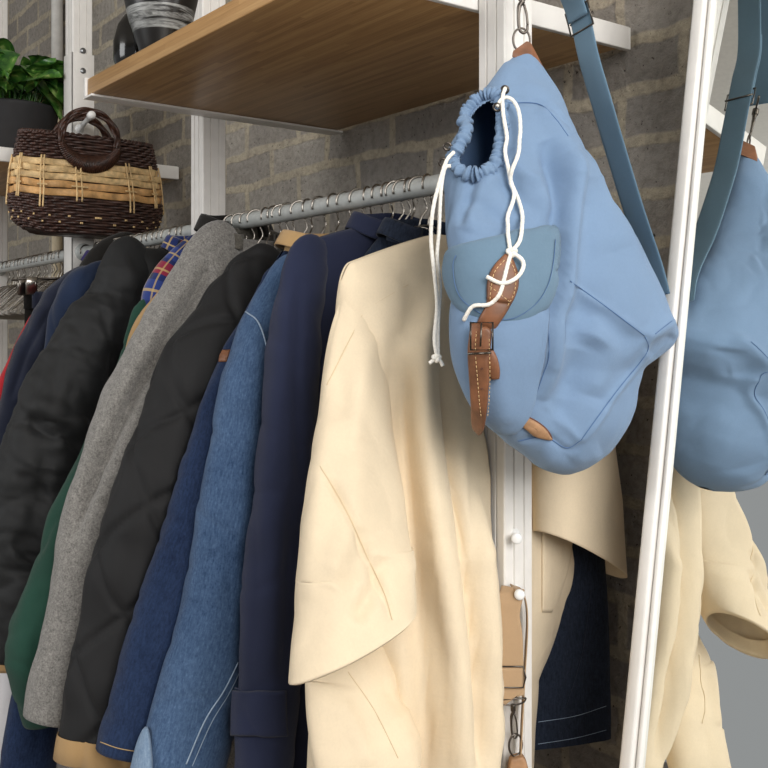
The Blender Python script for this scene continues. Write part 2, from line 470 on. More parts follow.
# ---------------------------------------------------------------- the room
WALL_Y = 1.31
def struct(o): o['kind'] = 'structure'; return o
wl = MB().box(-9, 2.6, WALL_Y, WALL_Y+.2, 0, 3.3, 0).build('wall_back', M['brick'], smooth=False); struct(wl)
fl = MB().box(-9, 2.6, -5, WALL_Y+.2, -.1, 0, 0).build('floor', M['floor'], smooth=False); struct(fl)
ce = MB().box(-9, 2.6, -5, WALL_Y+.2, 3.3, 3.4, 0).build('ceiling', M['plaster'], smooth=False); struct(ce)

# aluminium uprights
PX = {'A': -1.05, 'B': -1.93, 'C': -2.655, 'D': -3.36}
def post(X, label, joint=False):
    h = .0265; g = .004; d = .003
    P = []
    for k in range(4):                      # one square side with two fine grooves
        a = k*PI/2; ca, sa = math.cos(a), math.sin(a)
        side = [(-h+.002, -h)]
        for c in (-.0095, .0095):
            side += [(c-g/2, -h), (c-g/2+.0007, -h+d), (c+g/2-.0007, -h+d), (c+g/2, -h)]
        side += [(h-.002, -h)]
        P += [(X+x*ca-y*sa, 1.0+x*sa+y*ca) for x, y in side]
    t = thing('shelving_upright', label, 'shelf post', (X, 1.0, 0), 'white uprights of the wall rack')
    autosmooth(MB().prism(P, .004, 3.28).build('post', M['white_metal'], t, False))
    MB().box(X-.05, X+.05, .95, 1.05, 0, .006, .001).build('foot_plate', M['white_metal'], t)
    MB().box(X-.05, X+.05, .95, 1.05, 3.285, 3.299, .001).build('top_plate', M['white_metal'], t)
    if joint:
        q = MB(); e = .030
        for (a, b, c, dd) in ((X-e, X+e, 1-e, 1-.0262), (X+.0262, X+e, 1-e, 1+e), (X-e, X-.0262, 1-e, 1+e)):
            q.box(a, b, c, dd, 1.45, 2.205, .001)
        q.build('joint_sleeve', M['white_metal'], t)
        for z in (2.16, 2.212):
            s = MB(); s.lathe([(0, .004), (.005, .004), (.008, .002), (.008, 0)], (0, 0, 0), 14)
            V = s.V[0]; s.V[0] = np.stack([X+.0285+V[:, 2], 1.0+V[:, 0], z+V[:, 1]], 1)
            s.build('screw', M['screw'], t)
    return t
post(PX['A'], 'white metal upright behind the hanging blue backpack')
post(PX['B'], 'white metal upright under the left end of the bamboo shelf')
post(PX['C'], 'white metal upright behind the wicker handbag', True)
post(PX['D'], 'white metal upright behind the potted plant at left edge')

# shelf brackets (flat bars on the posts) and boards
def bracket(X0, X1, label, lip=0):
    t = thing('shelf_bracket', label, 'shelf bracket', ((X0+X1)/2, .73, 1.915), 'white shelf brackets')
    m = MB().box(X0, X1, .725, 1.295, 1.915, 1.951, .0015)
    if lip: m.box(min(X0, X0+lip), max(X1, X1+lip), .725, 1.29, 1.911, 1.915, .0006)
    m.build('bracket_arm', M['white_metal'], t)
    c = MB().box(X0+.0005, X1-.0005, 1.2945, 1.299, 1.9155, 1.9505, .001); c.build('end_cap', M['white_metal'], t)
    return t
bracket(-1.0895, -1.0785, 'white shelf bracket arm beside the backpack clip, right end of bamboo shelf')
bracket(-1.9025, -1.8915, 'white shelf bracket along the left end of the bamboo shelf', .03)
bracket(-2.6960, -2.6840, 'white shelf bracket behind the wicker handbag, under the plant shelf')
def board(name, x0, x1, label):
    o = MB().box(x0, x1, .728, 1.279, 1.9155, 1.9475, .002).build(name, M['bamboo']); return tag(o, label, 'shelf')
board('bamboo_shelf', -1.889, -1.0905, 'bamboo shelf board high above the clothes rail, seen from below')
board('bamboo_shelf', -3.32, -2.6975, 'bamboo shelf board at far left holding the potted plant')

# rails between the uprights
def rail(x0, x1, label):
    t = thing('clothes_rail', label, 'clothes rail', ((x0+x1)/2, 1.0, 1.69), 'steel rails between the uprights')
    m = MB(); th = np.linspace(0, 2*PI, 32, endpoint=False)
    m.tube(np.array([(x0, 1, 1.69), (x1, 1, 1.69)]), .0148, 28); m.build('tube', M['steel'], t); autosmooth(t.children[0])
    for xa, xb in ((x0, x0+.006), (x1-.006, x1)):
        MB().tube(np.array([(xa, 1, 1.69), (xb, 1, 1.69)]), .0225, 28).build('end_flange', M['steel'], t)
    return t
rail(PX['B']+.0275, PX['A']-.0275, 'steel clothes rail in front, between the two right uprights')
rail(PX['C']+.0310, PX['B']-.0275, 'steel clothes rail in the middle, left of the second upright')
rail(PX['D']+.0275, PX['C']-.0310, 'steel clothes rail at far left under the plant shelf')

# vertical pipe on the wall
pt = thing('wall_pipe', 'vertical pipe on the brick wall behind the plant, white above beige', 'pipe', (-3.62, 1.285, 0))
MB().tube(np.array([(-3.62, 1.285, 2.33), (-3.62, 1.285, 3.298)]), .0195, 20).build('upper_pipe', M['pipe_white'], pt)
MB().tube(np.array([(-3.62, 1.285, .002), (-3.62, 1.285, 2.33)]), .0188, 20).build('lower_pipe', plain('beige painted pipe', (206, 192, 164), .6, 0, .05), pt)

# leaning mirror
LEAN = .150; MZ, MY = 1.12, 1.091; MX0, MW, MH = -.889, .62, 2.2
ml = thing('standing_mirror', 'tall white framed mirror leaning against the brick wall at right', 'mirror', (MX0+MW/2, MY-math.tan(LEAN)*MZ, 0))
ez = np.array((0, math.sin(LEAN), math.cos(LEAN))); YAW = math.radians(0.4); ex = np.array((math.cos(YAW), math.sin(YAW), 0)); en = np.cross(ez, ex)*-1
M0 = np.array((MX0, MY-math.tan(LEAN)*MZ, .012))
def mpt(u, v, w): return M0+ex*u+ez*v+en*w
def mbox(mb, u0, u1, v0, v1, w0, w1, bev=.002):
    t = MB().box(u0, u1, v0, v1, w0, w1, bev); V = t.V[0]
    mb.add(M0+V[:, :1]*ex+V[:, 1:2]*ez+V[:, 2:]*en, t.F); return mb
fr = .020
def frame_bar(a):
    mb = MB()
    if a == 'l': mbox(mb, 0, fr, 0, MH, -.012, .012, .004); mbox(mb, fr+.002, fr+.009, fr, MH-fr, -.012, .0065, .0025)
    if a == 'r': mbox(mb, MW-fr, MW, 0, MH, -.012, .012, .004); mbox(mb, MW-fr-.009, MW-fr-.002, fr, MH-fr, -.012, .0065, .0025)
    if a == 'b': mbox(mb, fr, MW-fr, 0, fr, -.012, .012, .004)
    if a == 't': mbox(mb, fr, MW-fr, MH-fr, MH, -.012, .012, .004)
    return mb.build('frame_bar', M['white_metal'], ml)
for a in 'lrbt': frame_bar(a)
mg = MB(); mbox(mg, fr, MW-fr, fr, MH-fr, -.004, 0, 0); mg.build('mirror_glass', M['mirror'], ml, False)
mb_ = MB(); mbox(mb_, fr*.4, MW-fr*.4, fr*.4, MH-fr*.4, -.011, -.005, 0); mb_.build('backing_board', M['bamboo'], ml, False)

# ---------------------------------------------------------------- camera and light
cd = bpy.data.cameras.new('camera'); cam = bpy.data.objects.new('camera', cd); COL.objects.link(cam)
cam.location = tuple(CAM); cam.rotation_euler = (PI/2, 0, math.atan2(-FW[0], FW[1]))
cd.sensor_width = 36; cd.lens = FOC/768*36; cd.shift_y = (HOR-384)/768; cd.clip_start = .02
SC.camera = cam
w = bpy.data.worlds.new('daylight'); SC.world = w; w.use_nodes = True
w.node_tree.nodes['Background'].inputs['Color'].default_value = (.96, .98, 1.0, 1)
w.node_tree.nodes['Background'].inputs['Strength'].default_value = .26
def area(name, loc, target, size, sy, power, col):
    L = bpy.data.lights.new(name, 'AREA'); L.shape = 'RECTANGLE'; L.size = size; L.size_y = sy; L.energy = power; L.color = col
    o = bpy.data.objects.new(name, L); COL.objects.link(o); o.location = loc
    o.rotation_euler = (Vector(target)-Vector(loc)).to_track_quat('-Z', 'Y').to_euler(); return o
area('shop_window_light', (1.9, .0, 2.5), (-1.1, .9, 1.3), 1.8, 1.8, 85, (1.0, .98, .96))
area('side_window_light', (-2.2, -3.4, 2.6), (-1.6, 1.0, 1.3), 2.2, 1.6, 60, (.98, .99, 1.0))
SC.view_settings.view_transform = 'Standard'; SC.view_settings.look = 'None'; SC.view_settings.gamma = 1
SC.view_settings.use_curve_mapping = False; SC.view_settings.exposure = 0.35
# ---------------------------------------------------------------- hangers and garments
RY, RZ = 1.0, 1.69
def hanger(x, label, group, ang=0.0, half=.19, twist=0.0):
    """bent wire hanger: hook over the rail, shoulders below"""
    r = .0172
    a = np.linspace(-.35*PI, 1.12*PI, 22)
    hook = [(r*math.cos(t)*1.0, RZ+.0005+r*math.sin(t)) for t in a][::-1]
    pts = [(y, z) for y, z in hook]+[(.013, RZ-.030), (.004, RZ-.045), (.0, RZ-.060)]
    ca, sa = math.cos(ang), math.sin(ang)
    pl = curve([(x+y*sa, RY+y*ca, z) for y, z in pts], 44)
    m = MB().tube(pl, .0016, 8)
    o = m.build('wire_hanger', M['chrome'])
    z0 = RZ-.060
    tri = curve([(0, z0), (-.03, z0-.012), (-half+.02, z0-.075), (-half, z0-.092), (-half+.02, z0-.1), (0, z0-.1), (half-.02, z0-.1), (half, z0-.092), (half-.02, z0-.075), (.03, z0-.012)], 60, True)
    c2, s2 = math.cos(ang*.4), math.sin(ang*.4)
    m2 = MB().tube(np.array([(x+y*s2, RY+y*c2, z) for y, z in tri]), .0016, 6, closed=True)
    me = o.data; q = MB(); q.add(np.vstack(m.V), m.F); q.add(np.vstack(m2.V), m2.F)
    o2 = q.build('wire_hanger', M['chrome'])
    bpy.data.objects.remove(o); 
    return tag(o2, label, 'hanger', group)

def interp(a, n):
    a = np.asarray(a, float)
    return np.interp(np.linspace(0, 1, n), np.linspace(0, 1, len(a)), a)

def sleeve_grid(X, outline, rx, ry, nv=150, nu=72, wr=.004, folds=(), hem=0.0, seed=0, kind=None, tilt=0.0, creases=0.0):
    """tube whose room-side edge follows outline; X may be a list along the sleeve"""
    pts = curve(outline, nv)
    n = nv; RX = interp(rx, n); RYY = interp(ry, n); XX = interp(X if np.ndim(X) else [X, X], n)
    C = np.zeros((n, 3))
    for k in range(n):
        p = at_x(pts[k, 0], pts[k, 1], XX[k]); d = (p-CAM)@FW
        e = math.hypot(.6*RX[k], .8*RYY[k])
        p = at_x(pts[k, 0]+e*FOC/d, pts[k, 1], XX[k]); C[k] = p
    for it in range(2):
        C[1:-1] = (C[:-2]+C[1:-1]*2+C[2:])/4
    T = np.gradient(C, axis=0); T /= np.linalg.norm(T, axis=1)[:, None]
    S = np.stack([np.zeros(n), -T[:, 2], T[:, 1]], 1); S /= np.linalg.norm(S, axis=1)[:, None]
    S[S[:, 1] > 0] *= -1                         # points to the room side
    th = np.linspace(0, 2*PI, nu, endpoint=False)
    s = np.concatenate([[0], np.cumsum(np.linalg.norm(np.diff(C, axis=0), axis=1))]); Ls = s[-1]
    dome = np.sqrt(np.clip(1-np.clip(1-s/.045, 0, 1)**2, 0.02, 1)); RX = RX*np.clip(.42+.58*s/.16, 0, 1)
    ct, st = np.cos(th), np.sin(th)
    P = C[:, None]+(RYY*dome)[:, None, None]*ct[None, :, None]*S[:, None]+(RX*dome)[:, None, None]*st[None, :, None]*np.array((1., 0, 0))
    if hem:                                      # slanted hem: ends higher towards the body
        v = np.linspace(0, 1, n)[:, None]; P[..., 2] += np.clip((v-.55)/.45, 0, 1)**1.5*(hem*(1-ct)/2+.012*st)[None]
    N = grid_normals(P, True)
    if ((P-C[:, None])*N).sum(2).mean() < 0: N = -N
    fade = np.clip(s/.08, 0, 1)[:, None]
    q = np.stack([P[..., 0]*9, P[..., 1]*9, P[..., 2]*3.2], 2)+seed*7.7
    d = wr*1.5*(1.2*noise(q)+.9*np.abs(noise(q*2.1+3))-.3)*fade
    q2 = np.stack([P[..., 0]*14, P[..., 1]*14+P[..., 2]*10, P[..., 2]*16], 2)+seed*3.1
    d += wr*.75*noise(q2)*fade
    if creases:                                  # sharp pulled creases
        c = noise(np.stack([P[..., 0]*6, P[..., 1]*6+P[..., 2]*5, P[..., 2]*9], 2)+seed)
        d -= creases*2*(np.exp(-(c/.09)**2)-.3)*fade
    u = th[None]*(RX+RYY)[:, None]/2; v = s[:, None]+0*u
    if kind == 'quilt':
        a = ((u+v*.9)/.15) % 1; b = ((u-v*.9)/.15) % 1
        g = np.minimum(np.abs(a-.5), np.abs(b-.5))*2
        d += (.007*np.clip(1-np.exp(-(g/.11)**2), 0, 1)-.006)*fade+.0022*noise(q*4)
    if kind == 'puffer':
        w = .09+.02*noise(np.stack([u*8, v*0, u*0], 2)+seed)
        a = np.abs(np.sin(PI*(v+.35*u+.014*noise(q*1.5))/.15))
        d += .009*(a**.4-.8)*fade+.006*noise(q2*1.1)*fade+.004*np.abs(noise(q2*2.2+5))*fade
    P = P+N*d[..., None]
    if folds: P = apply_folds(P, folds, True)
    # turn the hem inside
    ins = [C[-1]+(P[-1]-C[-1])*.94]
    for z in (.008, .016, .03): ins.append(C[-1]+(P[-1]-C[-1])*.88-T[-1]*z)
    return np.concatenate([P, np.array(ins)])

def body_grid(X, phi, yr, yl, zneck, ztip, zhem, b0=.03, b1=.05, fr=.0, fl=.0, nw=.075, gap=0.0, wr=.004, seed=0, folds=(),
              nv=170, nu=150, kind=None, creases=0.0, bulge=None, pw=.75, drop=.0, taper=None):
    """torso hung from its shoulders; yr / yl = room-side and wall-side half widths"""
    th = np.linspace(gap, 2*PI-gap, nu) if gap else np.linspace(0, 2*PI, nu, endpoint=False)
    v = np.linspace(0, 1, nv)**1.35
    sy = np.sin(th); cx = np.cos(th)
    sg = lambda x, e: np.sign(x)*np.abs(x)**e
    # room side is -Y: sin > 0
    half = np.where(sy > 0, yr, yl); flare = np.where(sy > 0, fr, fl)
    y = -(half[None]+flare[None]*v[:, None])*sg(sy, pw)[None]
    if taper: y = np.where(y > 0, y*np.interp(v, taper[0], taper[1])[:, None], y)
    yn = np.abs(y/np.maximum(half[None], 1e-6)); ya = np.abs(y)
    slope = np.clip((ya-nw)/(np.maximum(half[None], nw+.01)-nw), 0, 1)
    zt = np.where(ya < nw, zneck, zneck+(ztip-zneck)*slope**1.15)-.02*np.clip((slope-.9)/.1, 0, 1)**2
    zt = zt-drop*np.exp(-(y/(nw*.6))**2)*np.clip(cx, 0, 1)[None]
    depth = v[:, None]*(zt-zhem)
    z = zt-depth
    b = b0*np.sqrt(np.clip(depth/.05, 0, 1)*(2-np.clip(depth/.05, 0, 1)))+.004+(b1-b0)*np.clip(depth/.5, 0, 1)
    x = b*sg(cx, .7)[None]
    if bulge:
        for (yc, s, a, z0, zr) in bulge:
            x = x+a*np.exp(-((y-yc)/s)**2)*np.clip((zt-depth-z0)/(-zr), 0, 1)*np.clip(cx*3, 0, 1)[None]
    ca, sa = math.cos(phi), math.sin(phi)
    P = np.stack([X+x*ca+y*sa, RY+y*ca-x*sa, z], 2)
    cl = not gap
    N = grid_normals(P, cl)
    cen = np.stack([np.full_like(z, X)+y*sa, RY+y*ca, z], 2)
    if ((P-cen)*N).sum(2).mean() < 0: N = -N
    fade = np.clip(depth/.10, 0, 1)
    grow = .5+1.2*np.clip(depth/.7, 0, 1)
    q = np.stack([P[..., 0]*6, P[..., 1]*11, P[..., 2]*1.5], 2)+seed*5.3
    d = wr*grow*fade*(1.3*noise(q)+.5*noise(q*2.2+9))
    q2 = np.stack([P[..., 0]*12, P[..., 1]*12+P[..., 2]*6, P[..., 2]*12], 2)+seed*2.1
    d += wr*.35*fade*noise(q2)
    if creases:
        c = noise(np.stack([P[..., 0]*5, P[..., 1]*6+P[..., 2]*4, P[..., 2]*5], 2)+seed); d -= creases*2*(np.exp(-(c/.08)**2)-.3)*fade
    if kind == 'quilt':
        a = ((y+z*.9)/.15) % 1; bb = ((y-z*.9)/.15) % 1
        g = np.minimum(np.abs(a-.5), np.abs(bb-.5))*2
        d += (.007*np.clip(1-np.exp(-(g/.11)**2), 0, 1)-.006)*fade
    if kind == 'puffer':
        d += .007*(np.abs(np.sin(PI*z/.15))**.4-.8)*fade+.003*noise(q2*2)*fade
    P = P+N*d[..., None]
    if folds: P = apply_folds(P, folds, cl)
    return P

def tip(outline, X, k=0):
    return at_x(outline[k][0], outline[k][1], X)

def collar(root, X, zneck, mat, h=.035, r=.07, phi=0.0, name='collar', spread=.018, open_=.5):
    """stand collar with a fold, open at the camera side"""
    nu, nv = 60, 14
    th = np.linspace(open_, 2*PI-open_, nu); v = np.linspace(0, 1, nv)
    prof_r = np.interp(v, [0, .45, .55, 1], [0, -.006, .004, spread]); prof_z = np.interp(v, [0, .45, .55, 1], [0, h, h, h*.15])
    ca, sa = math.cos(phi), math.sin(phi)
    R = r+prof_r[:, None]; xx = R*.52*np.cos(th)[None]; yy = R*np.sin(th)[None]
    zz = zneck-.012+prof_z[:, None]+.006*np.sin(3*th)[None]*v[:, None]-.02*np.cos(th)[None]*.5
    P = np.stack([X+xx*ca+yy*sa, RY+yy*ca-xx*sa, zz], 2)
    return grid_obj(name, P, mat, root, False, .003)

def seam(root, surf, line, mat, r=.0009, off=.0006, name='seam', n=40):
    P = surf.at(curve(line, n) if len(line) > 2 else curve([line[0], line[1]], n), off)
    P[1:-1] = (P[:-2]+2*P[1:-1]+P[2:])/4
    return MB().tube(P, r, 6).build(name, mat, root)
def stitches(root, surf, line, mat, r=.0007, off=.0008, step=.006, name='stitching'):
    L = surf.at(curve(line, 60), off); s = np.concatenate([[0], np.cumsum(np.linalg.norm(np.diff(L, axis=0), axis=1))])
    m = MB(); a = 0
    while a+step*.6 < s[-1]:
        u = np.array([a, a+step*.3, a+step*.6]); m.tube(np.stack([np.interp(u, s, L[:, k]) for k in range(3)], 1), r, 5); a += step
    return m.build(name, mat, root)

def jacket(name, label, cat, X, outline, rx, ry, mat, zneck, zhem, phi=0.0, b0=.022, b1=.032, kind=None, wr=.004, folds=(),
           body_mat=None, seed=0, bodyw=None, wall=.2, fr=.03, fl=.0, col=True, creases=0.0, bx=-.012, sx=None, group='jackets and coats on the rail', yroom=None, col_mat=None, col_h=.032):
    root = thing(name, label, cat, (X, RY, zhem), group)
    t = tip(outline, X); yr = (RY-t[1]) if yroom is None else yroom; zt = t[2]
    B = body_grid(X+bx, phi, yr, wall, zneck, zt, zhem, b0, b1, fr, fl, kind=kind, wr=wr, seed=seed+3, creases=creases, folds=folds)
    grid_obj('body', B, body_mat or mat, root, True)
    S = sleeve_grid(X if sx is None else sx, outline, rx, ry, kind=kind, wr=wr, seed=seed, folds=folds, creases=creases)
    grid_obj('sleeve', S, mat, root, True)
    # sleeve on the wall side, mostly hidden
    yl = wall-.005
    W = sleeve_wall(X+bx, yl, zt-.005, zhem+.12, min(rx), min(ry), seed, kind, wr)
    grid_obj('sleeve', W, mat, root, True)
    if col: collar(root, X+bx, zneck, col_mat or mat, phi=phi, h=col_h)
    return root, B, S
def sleeve_wall(X, yl, z0, z1, rx, ry, seed, kind, wr, nv=70, nu=36):
    v = np.linspace(0, 1, nv); th = np.linspace(0, 2*PI, nu, endpoint=False)
    s = v*(z0-z1); dome = np.sqrt(np.clip(1-np.clip(1-s/.06, 0, 1)**2, .02, 1))
    cy = RY+yl-.02+.03*np.sin(v*PI*.8); ry = min(ry, .05); rx = min(rx, .04)
    cy = np.minimum(cy, 1.285-ry-.012)
    P = np.stack([X+(rx*dome)[:, None]*np.cos(th), cy[:, None]+(ry*dome)[:, None]*np.sin(th), (z0-s)[:, None]+0*th], 2)
    N = grid_normals(P, True); q = np.stack([P[..., 0]*9, P[..., 1]*9, P[..., 2]*4], 2)+seed
    d = wr*noise(q)*np.clip(s/.08, 0, 1)[:, None]
    if kind == 'puffer': d = d+.008*(np.abs(np.sin(PI*s/.085))**.55-.7)[:, None]
    return P+N*d[..., None]*(1 if ((P-np.array((X, 0, 0))-np.stack([0*cy, cy, z0-s], 1)[:, None])*N).sum(2).mean() > 0 else -1)

# --- navy cotton jacket, next to the cream smock
oN = [(303, 243), (286, 258), (275, 296), (266, 350), (257, 450), (247, 560), (239, 660), (232, 768), (228, 840)]
R, B, S = jacket('jacket', 'plain navy cotton chore jacket hanging next to the cream smock', 'jacket', -1.29, oN,
    [.03, .04, .042, .042, .042, .042], [.034, .04, .042, .044, .044, .044], M['navy'], 1.63, .70, seed=1, wr=.0035, wall=.19, fr=.02,
    folds=[([(300, 275), (296, 350), (298, 440), (302, 500)], 5, -.006), ([(285, 300), (275, 420), (262, 560)], 8, .004), ([(296, 480), (290, 560), (286, 690)], 6, -.006)], creases=.001)
s = Surf((S, True))
seam(R, s, [(236, 688), (258, 697), (283, 698)], M['navy'], .0012, .001, 'cuff_seam')
P = patch('cuff', s, [(690, 237, 284), (705, 236, 284), (722, 235.5, 284), (735, 235, 285)], None, R, .004, .006, 30, 24, .15)
grid_obj('cuff', P, M['navy'], R, False, .002)
navy_root = R

# --- mid blue denim jacket
oD = [(284, 262), (266, 280), (250, 312), (235, 343), (220, 388), (208, 454), (196, 515), (182, 605), (165, 667), (150, 720), (138, 760), (128, 808)]
R, B, S = jacket('denim_jacket', 'mid blue denim jacket with tan collar, left of the navy jacket', 'jacket', -1.42, oD,
    [.04, .05, .055, .055, .055], [.04, .06, .07, .07, .068], M['denim'], 1.62, .72, seed=2, wr=.003, wall=.19, col=False,
    folds=[([(262, 330), (255, 430), (238, 560)], 7, .004), ([(240, 400), (222, 500), (205, 600)], 6, -.004)], creases=.0012)
collar(R, -1.425, 1.612, M['tan'], .03, .12, name='collar')
s = Surf((S, True))
seam(R, s, [(246, 312), (258, 322), (266, 345), (268, 368)], M['stitch_pale'], .0013, .001, 'shoulder_seam')
seam(R, s, [(238, 662), (224, 690), (205, 720), (186, 764)], M['stitch_pale'], .0012, .0012, 'sleeve_seam')
seam(R, s, [(243, 664), (229, 693), (211, 723), (192, 766)], M['stitch_pale'], .0007, .001, 'sleeve_seam')
P = patch('cuff', s, [(727, 148, 150), (736, 144, 152), (750, 139.5, 153), (768, 135, 154), (798, 129, 154)], None, R, .006, .004, 24, 24, .3)
grid_obj('cuff', P, M['denim_pale'], R, False, .002)

# --- darker blue denim shirt jacket
oK = [(276, 268), (258, 288), (240, 325), (223, 355), (211, 384), (191, 439), (170, 512), (153, 566), (136, 612), (115, 674), (95, 754)]
R, B, S = jacket('denim_jacket', 'dark blue denim jacket squeezed between black quilted jacket and mid blue denim', 'jacket', -1.50, oK,
    [.03, .04, .045, .05, .05], [.035, .05, .062, .066, .064], M['denim_dark'], 1.61, .80, seed=3, wr=.003, wall=.19, col=False, creases=.0012,
    folds=[([(205, 450), (170, 580), (140, 680)], 6, -.004)])
s = Surf((S, True))
seam(R, s, [(101, 742), (118, 748), (140, 752)], M['stitch_tan'], .0008, .001, 'hem_seam')
P = patch('tab', s, [(350, 223, 231), (356, 220, 229), (362, 219, 227)], None, R, .002, .001, 10, 10, .3)
grid_obj('tab', P, M['leather'], R, False, .001)

# --- black quilted jacket
oQ = [(258, 262), (230, 276), (208, 304), (195, 329), (172, 357), (156, 384), (145, 423), (131, 454), (117, 486), (105, 520), (91, 570), (84, 622), (70, 681), (64, 734)]
R, B, S = jacket('quilted_jacket', 'black diamond quilted jacket with tan lined cuff, right of grey coat', 'jacket', -1.60, oQ,
    [.045, .06, .065, .065, .065], [.05, .07, .08, .08, .075], M['quilt'], 1.595, .80, seed=4, wr=.004, kind='quilt', wall=.19, col=False)
s = Surf((S, True))
th = np.linspace(0, 2*PI, 48, endpoint=False); c = S[149].mean(0); ring = S[149]
rows = [c+(ring-c)*k+np.array((0, -.004*(k-1)*20, dz)) for k, dz in ((1.01, .004), (1.03, -.012), (1.05, -.034), (1.03, -.036), (.96, -.030), (.93, .0))]
grid_obj('cuff', np.array(rows), M['tan'], R, True)

# --- grey wool coat
oG = [(214, 239), (197, 246), (184, 259), (157, 306), (130, 349), (99, 411), (79, 470), (63, 520), (53, 580), (46, 620), (33, 667), (23, 718)]
R, B, S = jacket('coat', 'grey melange wool coat hanging between green jacket and black quilted jacket', 'coat', -1.74, oG,
    [.045, .06, .06, .06, .06], [.05, .07, .074, .068, .064], M['wool'], 1.652, .62, seed=5, wr=.003, wall=.2, fr=.30, body_mat=M['wool'],
    folds=[([(212, 262), (198, 290), (176, 321), (148, 368), (129, 404), (105, 454), (84, 501), (70, 545)], 5, -.026), ([(186, 290), (150, 345), (116, 410), (80, 490)], 8, .008),
           ([(226, 268), (205, 325), (172, 375), (140, 430), (112, 500)], 8, .008)], col=False)
collar(R, -1.755, 1.65, M['wool_dark'], .03, .075)
# dark quilted collar behind it
oX = [(206, 234), (196, 243), (186, 262), (170, 300), (150, 350)]
# --- black coat, only its collar and shoulders show
R, B, S = jacket('coat', 'black coat showing only its collar behind the grey wool coat', 'coat', -1.80, oX,
    [.03, .035, .035], [.035, .04, .04], M['dark'], 1.672, .9, seed=15, wr=.003, wall=.18, col_h=.038)

# --- tan corduroy edge
oT = [(192, 258), (172, 280), (152, 307), (138, 324), (129, 342), (122, 364), (112, 392), (98, 430)]
R, B, S = jacket('corduroy_jacket', 'tan corduroy jacket showing a narrow edge beside the grey coat', 'jacket', -1.83, oT,
    [.025, .03, .03], [.03, .035, .035], M['tan'], 1.62, .95, seed=6, wr=.002, wall=.17, col=False, fr=-.02)

# --- green jacket with plaid yoke
oV = [(142, 300), (131, 314), (124, 335), (113, 372), (102, 400), (84, 454), (66, 490), (51, 522), (35, 570), (17, 615), (7, 643), (13, 681), (22, 716)]
oVp = [(200, 240), (178, 253), (157, 274), (143, 296)]
XG = -1.88
R = thing('jacket', 'bottle green jacket with plaid flannel shoulder, between puffer and grey coat', 'jacket', (XG, RY, .9), 'jackets and coats on the rail')
S = sleeve_grid(XG, oV, [.03, .042, .05, .05, .05], [.03, .042, .05, .055, .05], wr=.004, seed=7, creases=.0015); grid_obj('sleeve', S, M['green'], R, True)
Yt = tip(oVp, XG)
B = body_grid(XG-.01, 0, RY-Yt[1]+.02, .18, 1.635, Yt[2]-.01, 1.10, .02, .03, .05, seed=8, wr=.003); grid_obj('body', B, M['green'], R, True)
S2 = sleeve_grid(XG-.004, oVp+[(140, 315), (132, 335)], [.03, .036, .04, .04], [.03, .04, .045, .042], nv=60, wr=.002, seed=9); grid_obj('plaid_yoke', S2, M['plaid'], R, True)
m = MB()
cc = sleeve_grid(XG, [(143, 299), (137, 312), (129, 332)], [.046, .048, .046], [.042, .046, .046], nv=24, wr=.004, seed=10)
grid_obj('gathered_band', cc, M['green'], R, True)
W = sleeve_wall(XG, .17, 1.60, 1.0, .03, .04, 3, None, .003); grid_obj('sleeve', W, M['green'], R, True)

# --- plaid shirt behind, blue and red
oP = [(194, 239), (186, 244), (170, 264), (158, 284)]
R, B, S = jacket('flannel_shirt', 'blue and red plaid flannel shirt peeking out left of the grey coat collar', 'shirt', -1.95, oP,
    [.03, .035, .035], [.03, .035, .035], M['plaid'], 1.65, 1.1, seed=11, wr=.002, wall=.17, fr=-.02)

# --- black puffer
oU = [(121, 247), (105, 259), (92, 290), (80, 312), (48, 361), (24, 396), (12, 430), (3, 465), (-6, 520), (-8, 580), (-6, 655)]
R, B, S = jacket('puffer_jacket', 'big black padded puffer jacket at the left of the rail', 'jacket', -2.08, oU,
    [.05, .06, .066, .066, .06], [.05, .075, .088, .09, .085], M['puffer'], 1.658, .84, seed=12, wr=.006, kind='puffer', wall=.2, b0=.04, b1=.06,
    folds=[([(136, 290), (120, 370), (104, 460)], 8, -.014), ([(28, 418), (50, 436), (66, 432), (84, 452)], 5, -.016), ([(30, 400), (60, 420), (90, 425)], 8, .010), ([(100, 300), (112, 350), (118, 392)], 3, -.006), ([(20, 470), (50, 500), (70, 510)], 6, -.010), ([(10, 540), (40, 560), (62, 548)], 6, -.010), ([(52, 440), (40, 500), (24, 580)], 8, -.008)], col=False, creases=.0016)
c = S[149].mean(0); ring = S[149]
rows = [c+(ring-c)*k+np.array((0, 0, dz)) for k, dz in ((1.005, .004), (1.02, -.006), (1.02, -.014), (.95, -.014), (.93, .0))]
grid_obj('cuff_edge', np.array(rows), M['tan'], R, True)
# lower left: white cotton and blue jeans behind
oW = [(20, 560), (8, 640), (-2, 700), (-10, 790)]
R, B, S = jacket('cotton_shirt', 'white cotton shirt, a strip of it at the lower left edge', 'shirt', -2.15, oW,
    [.03, .04, .045], [.03, .05, .06], M['white_cloth'], 1.55, .5, seed=13, wr=.004, wall=.15, col=False, yroom=.16, fr=.1)

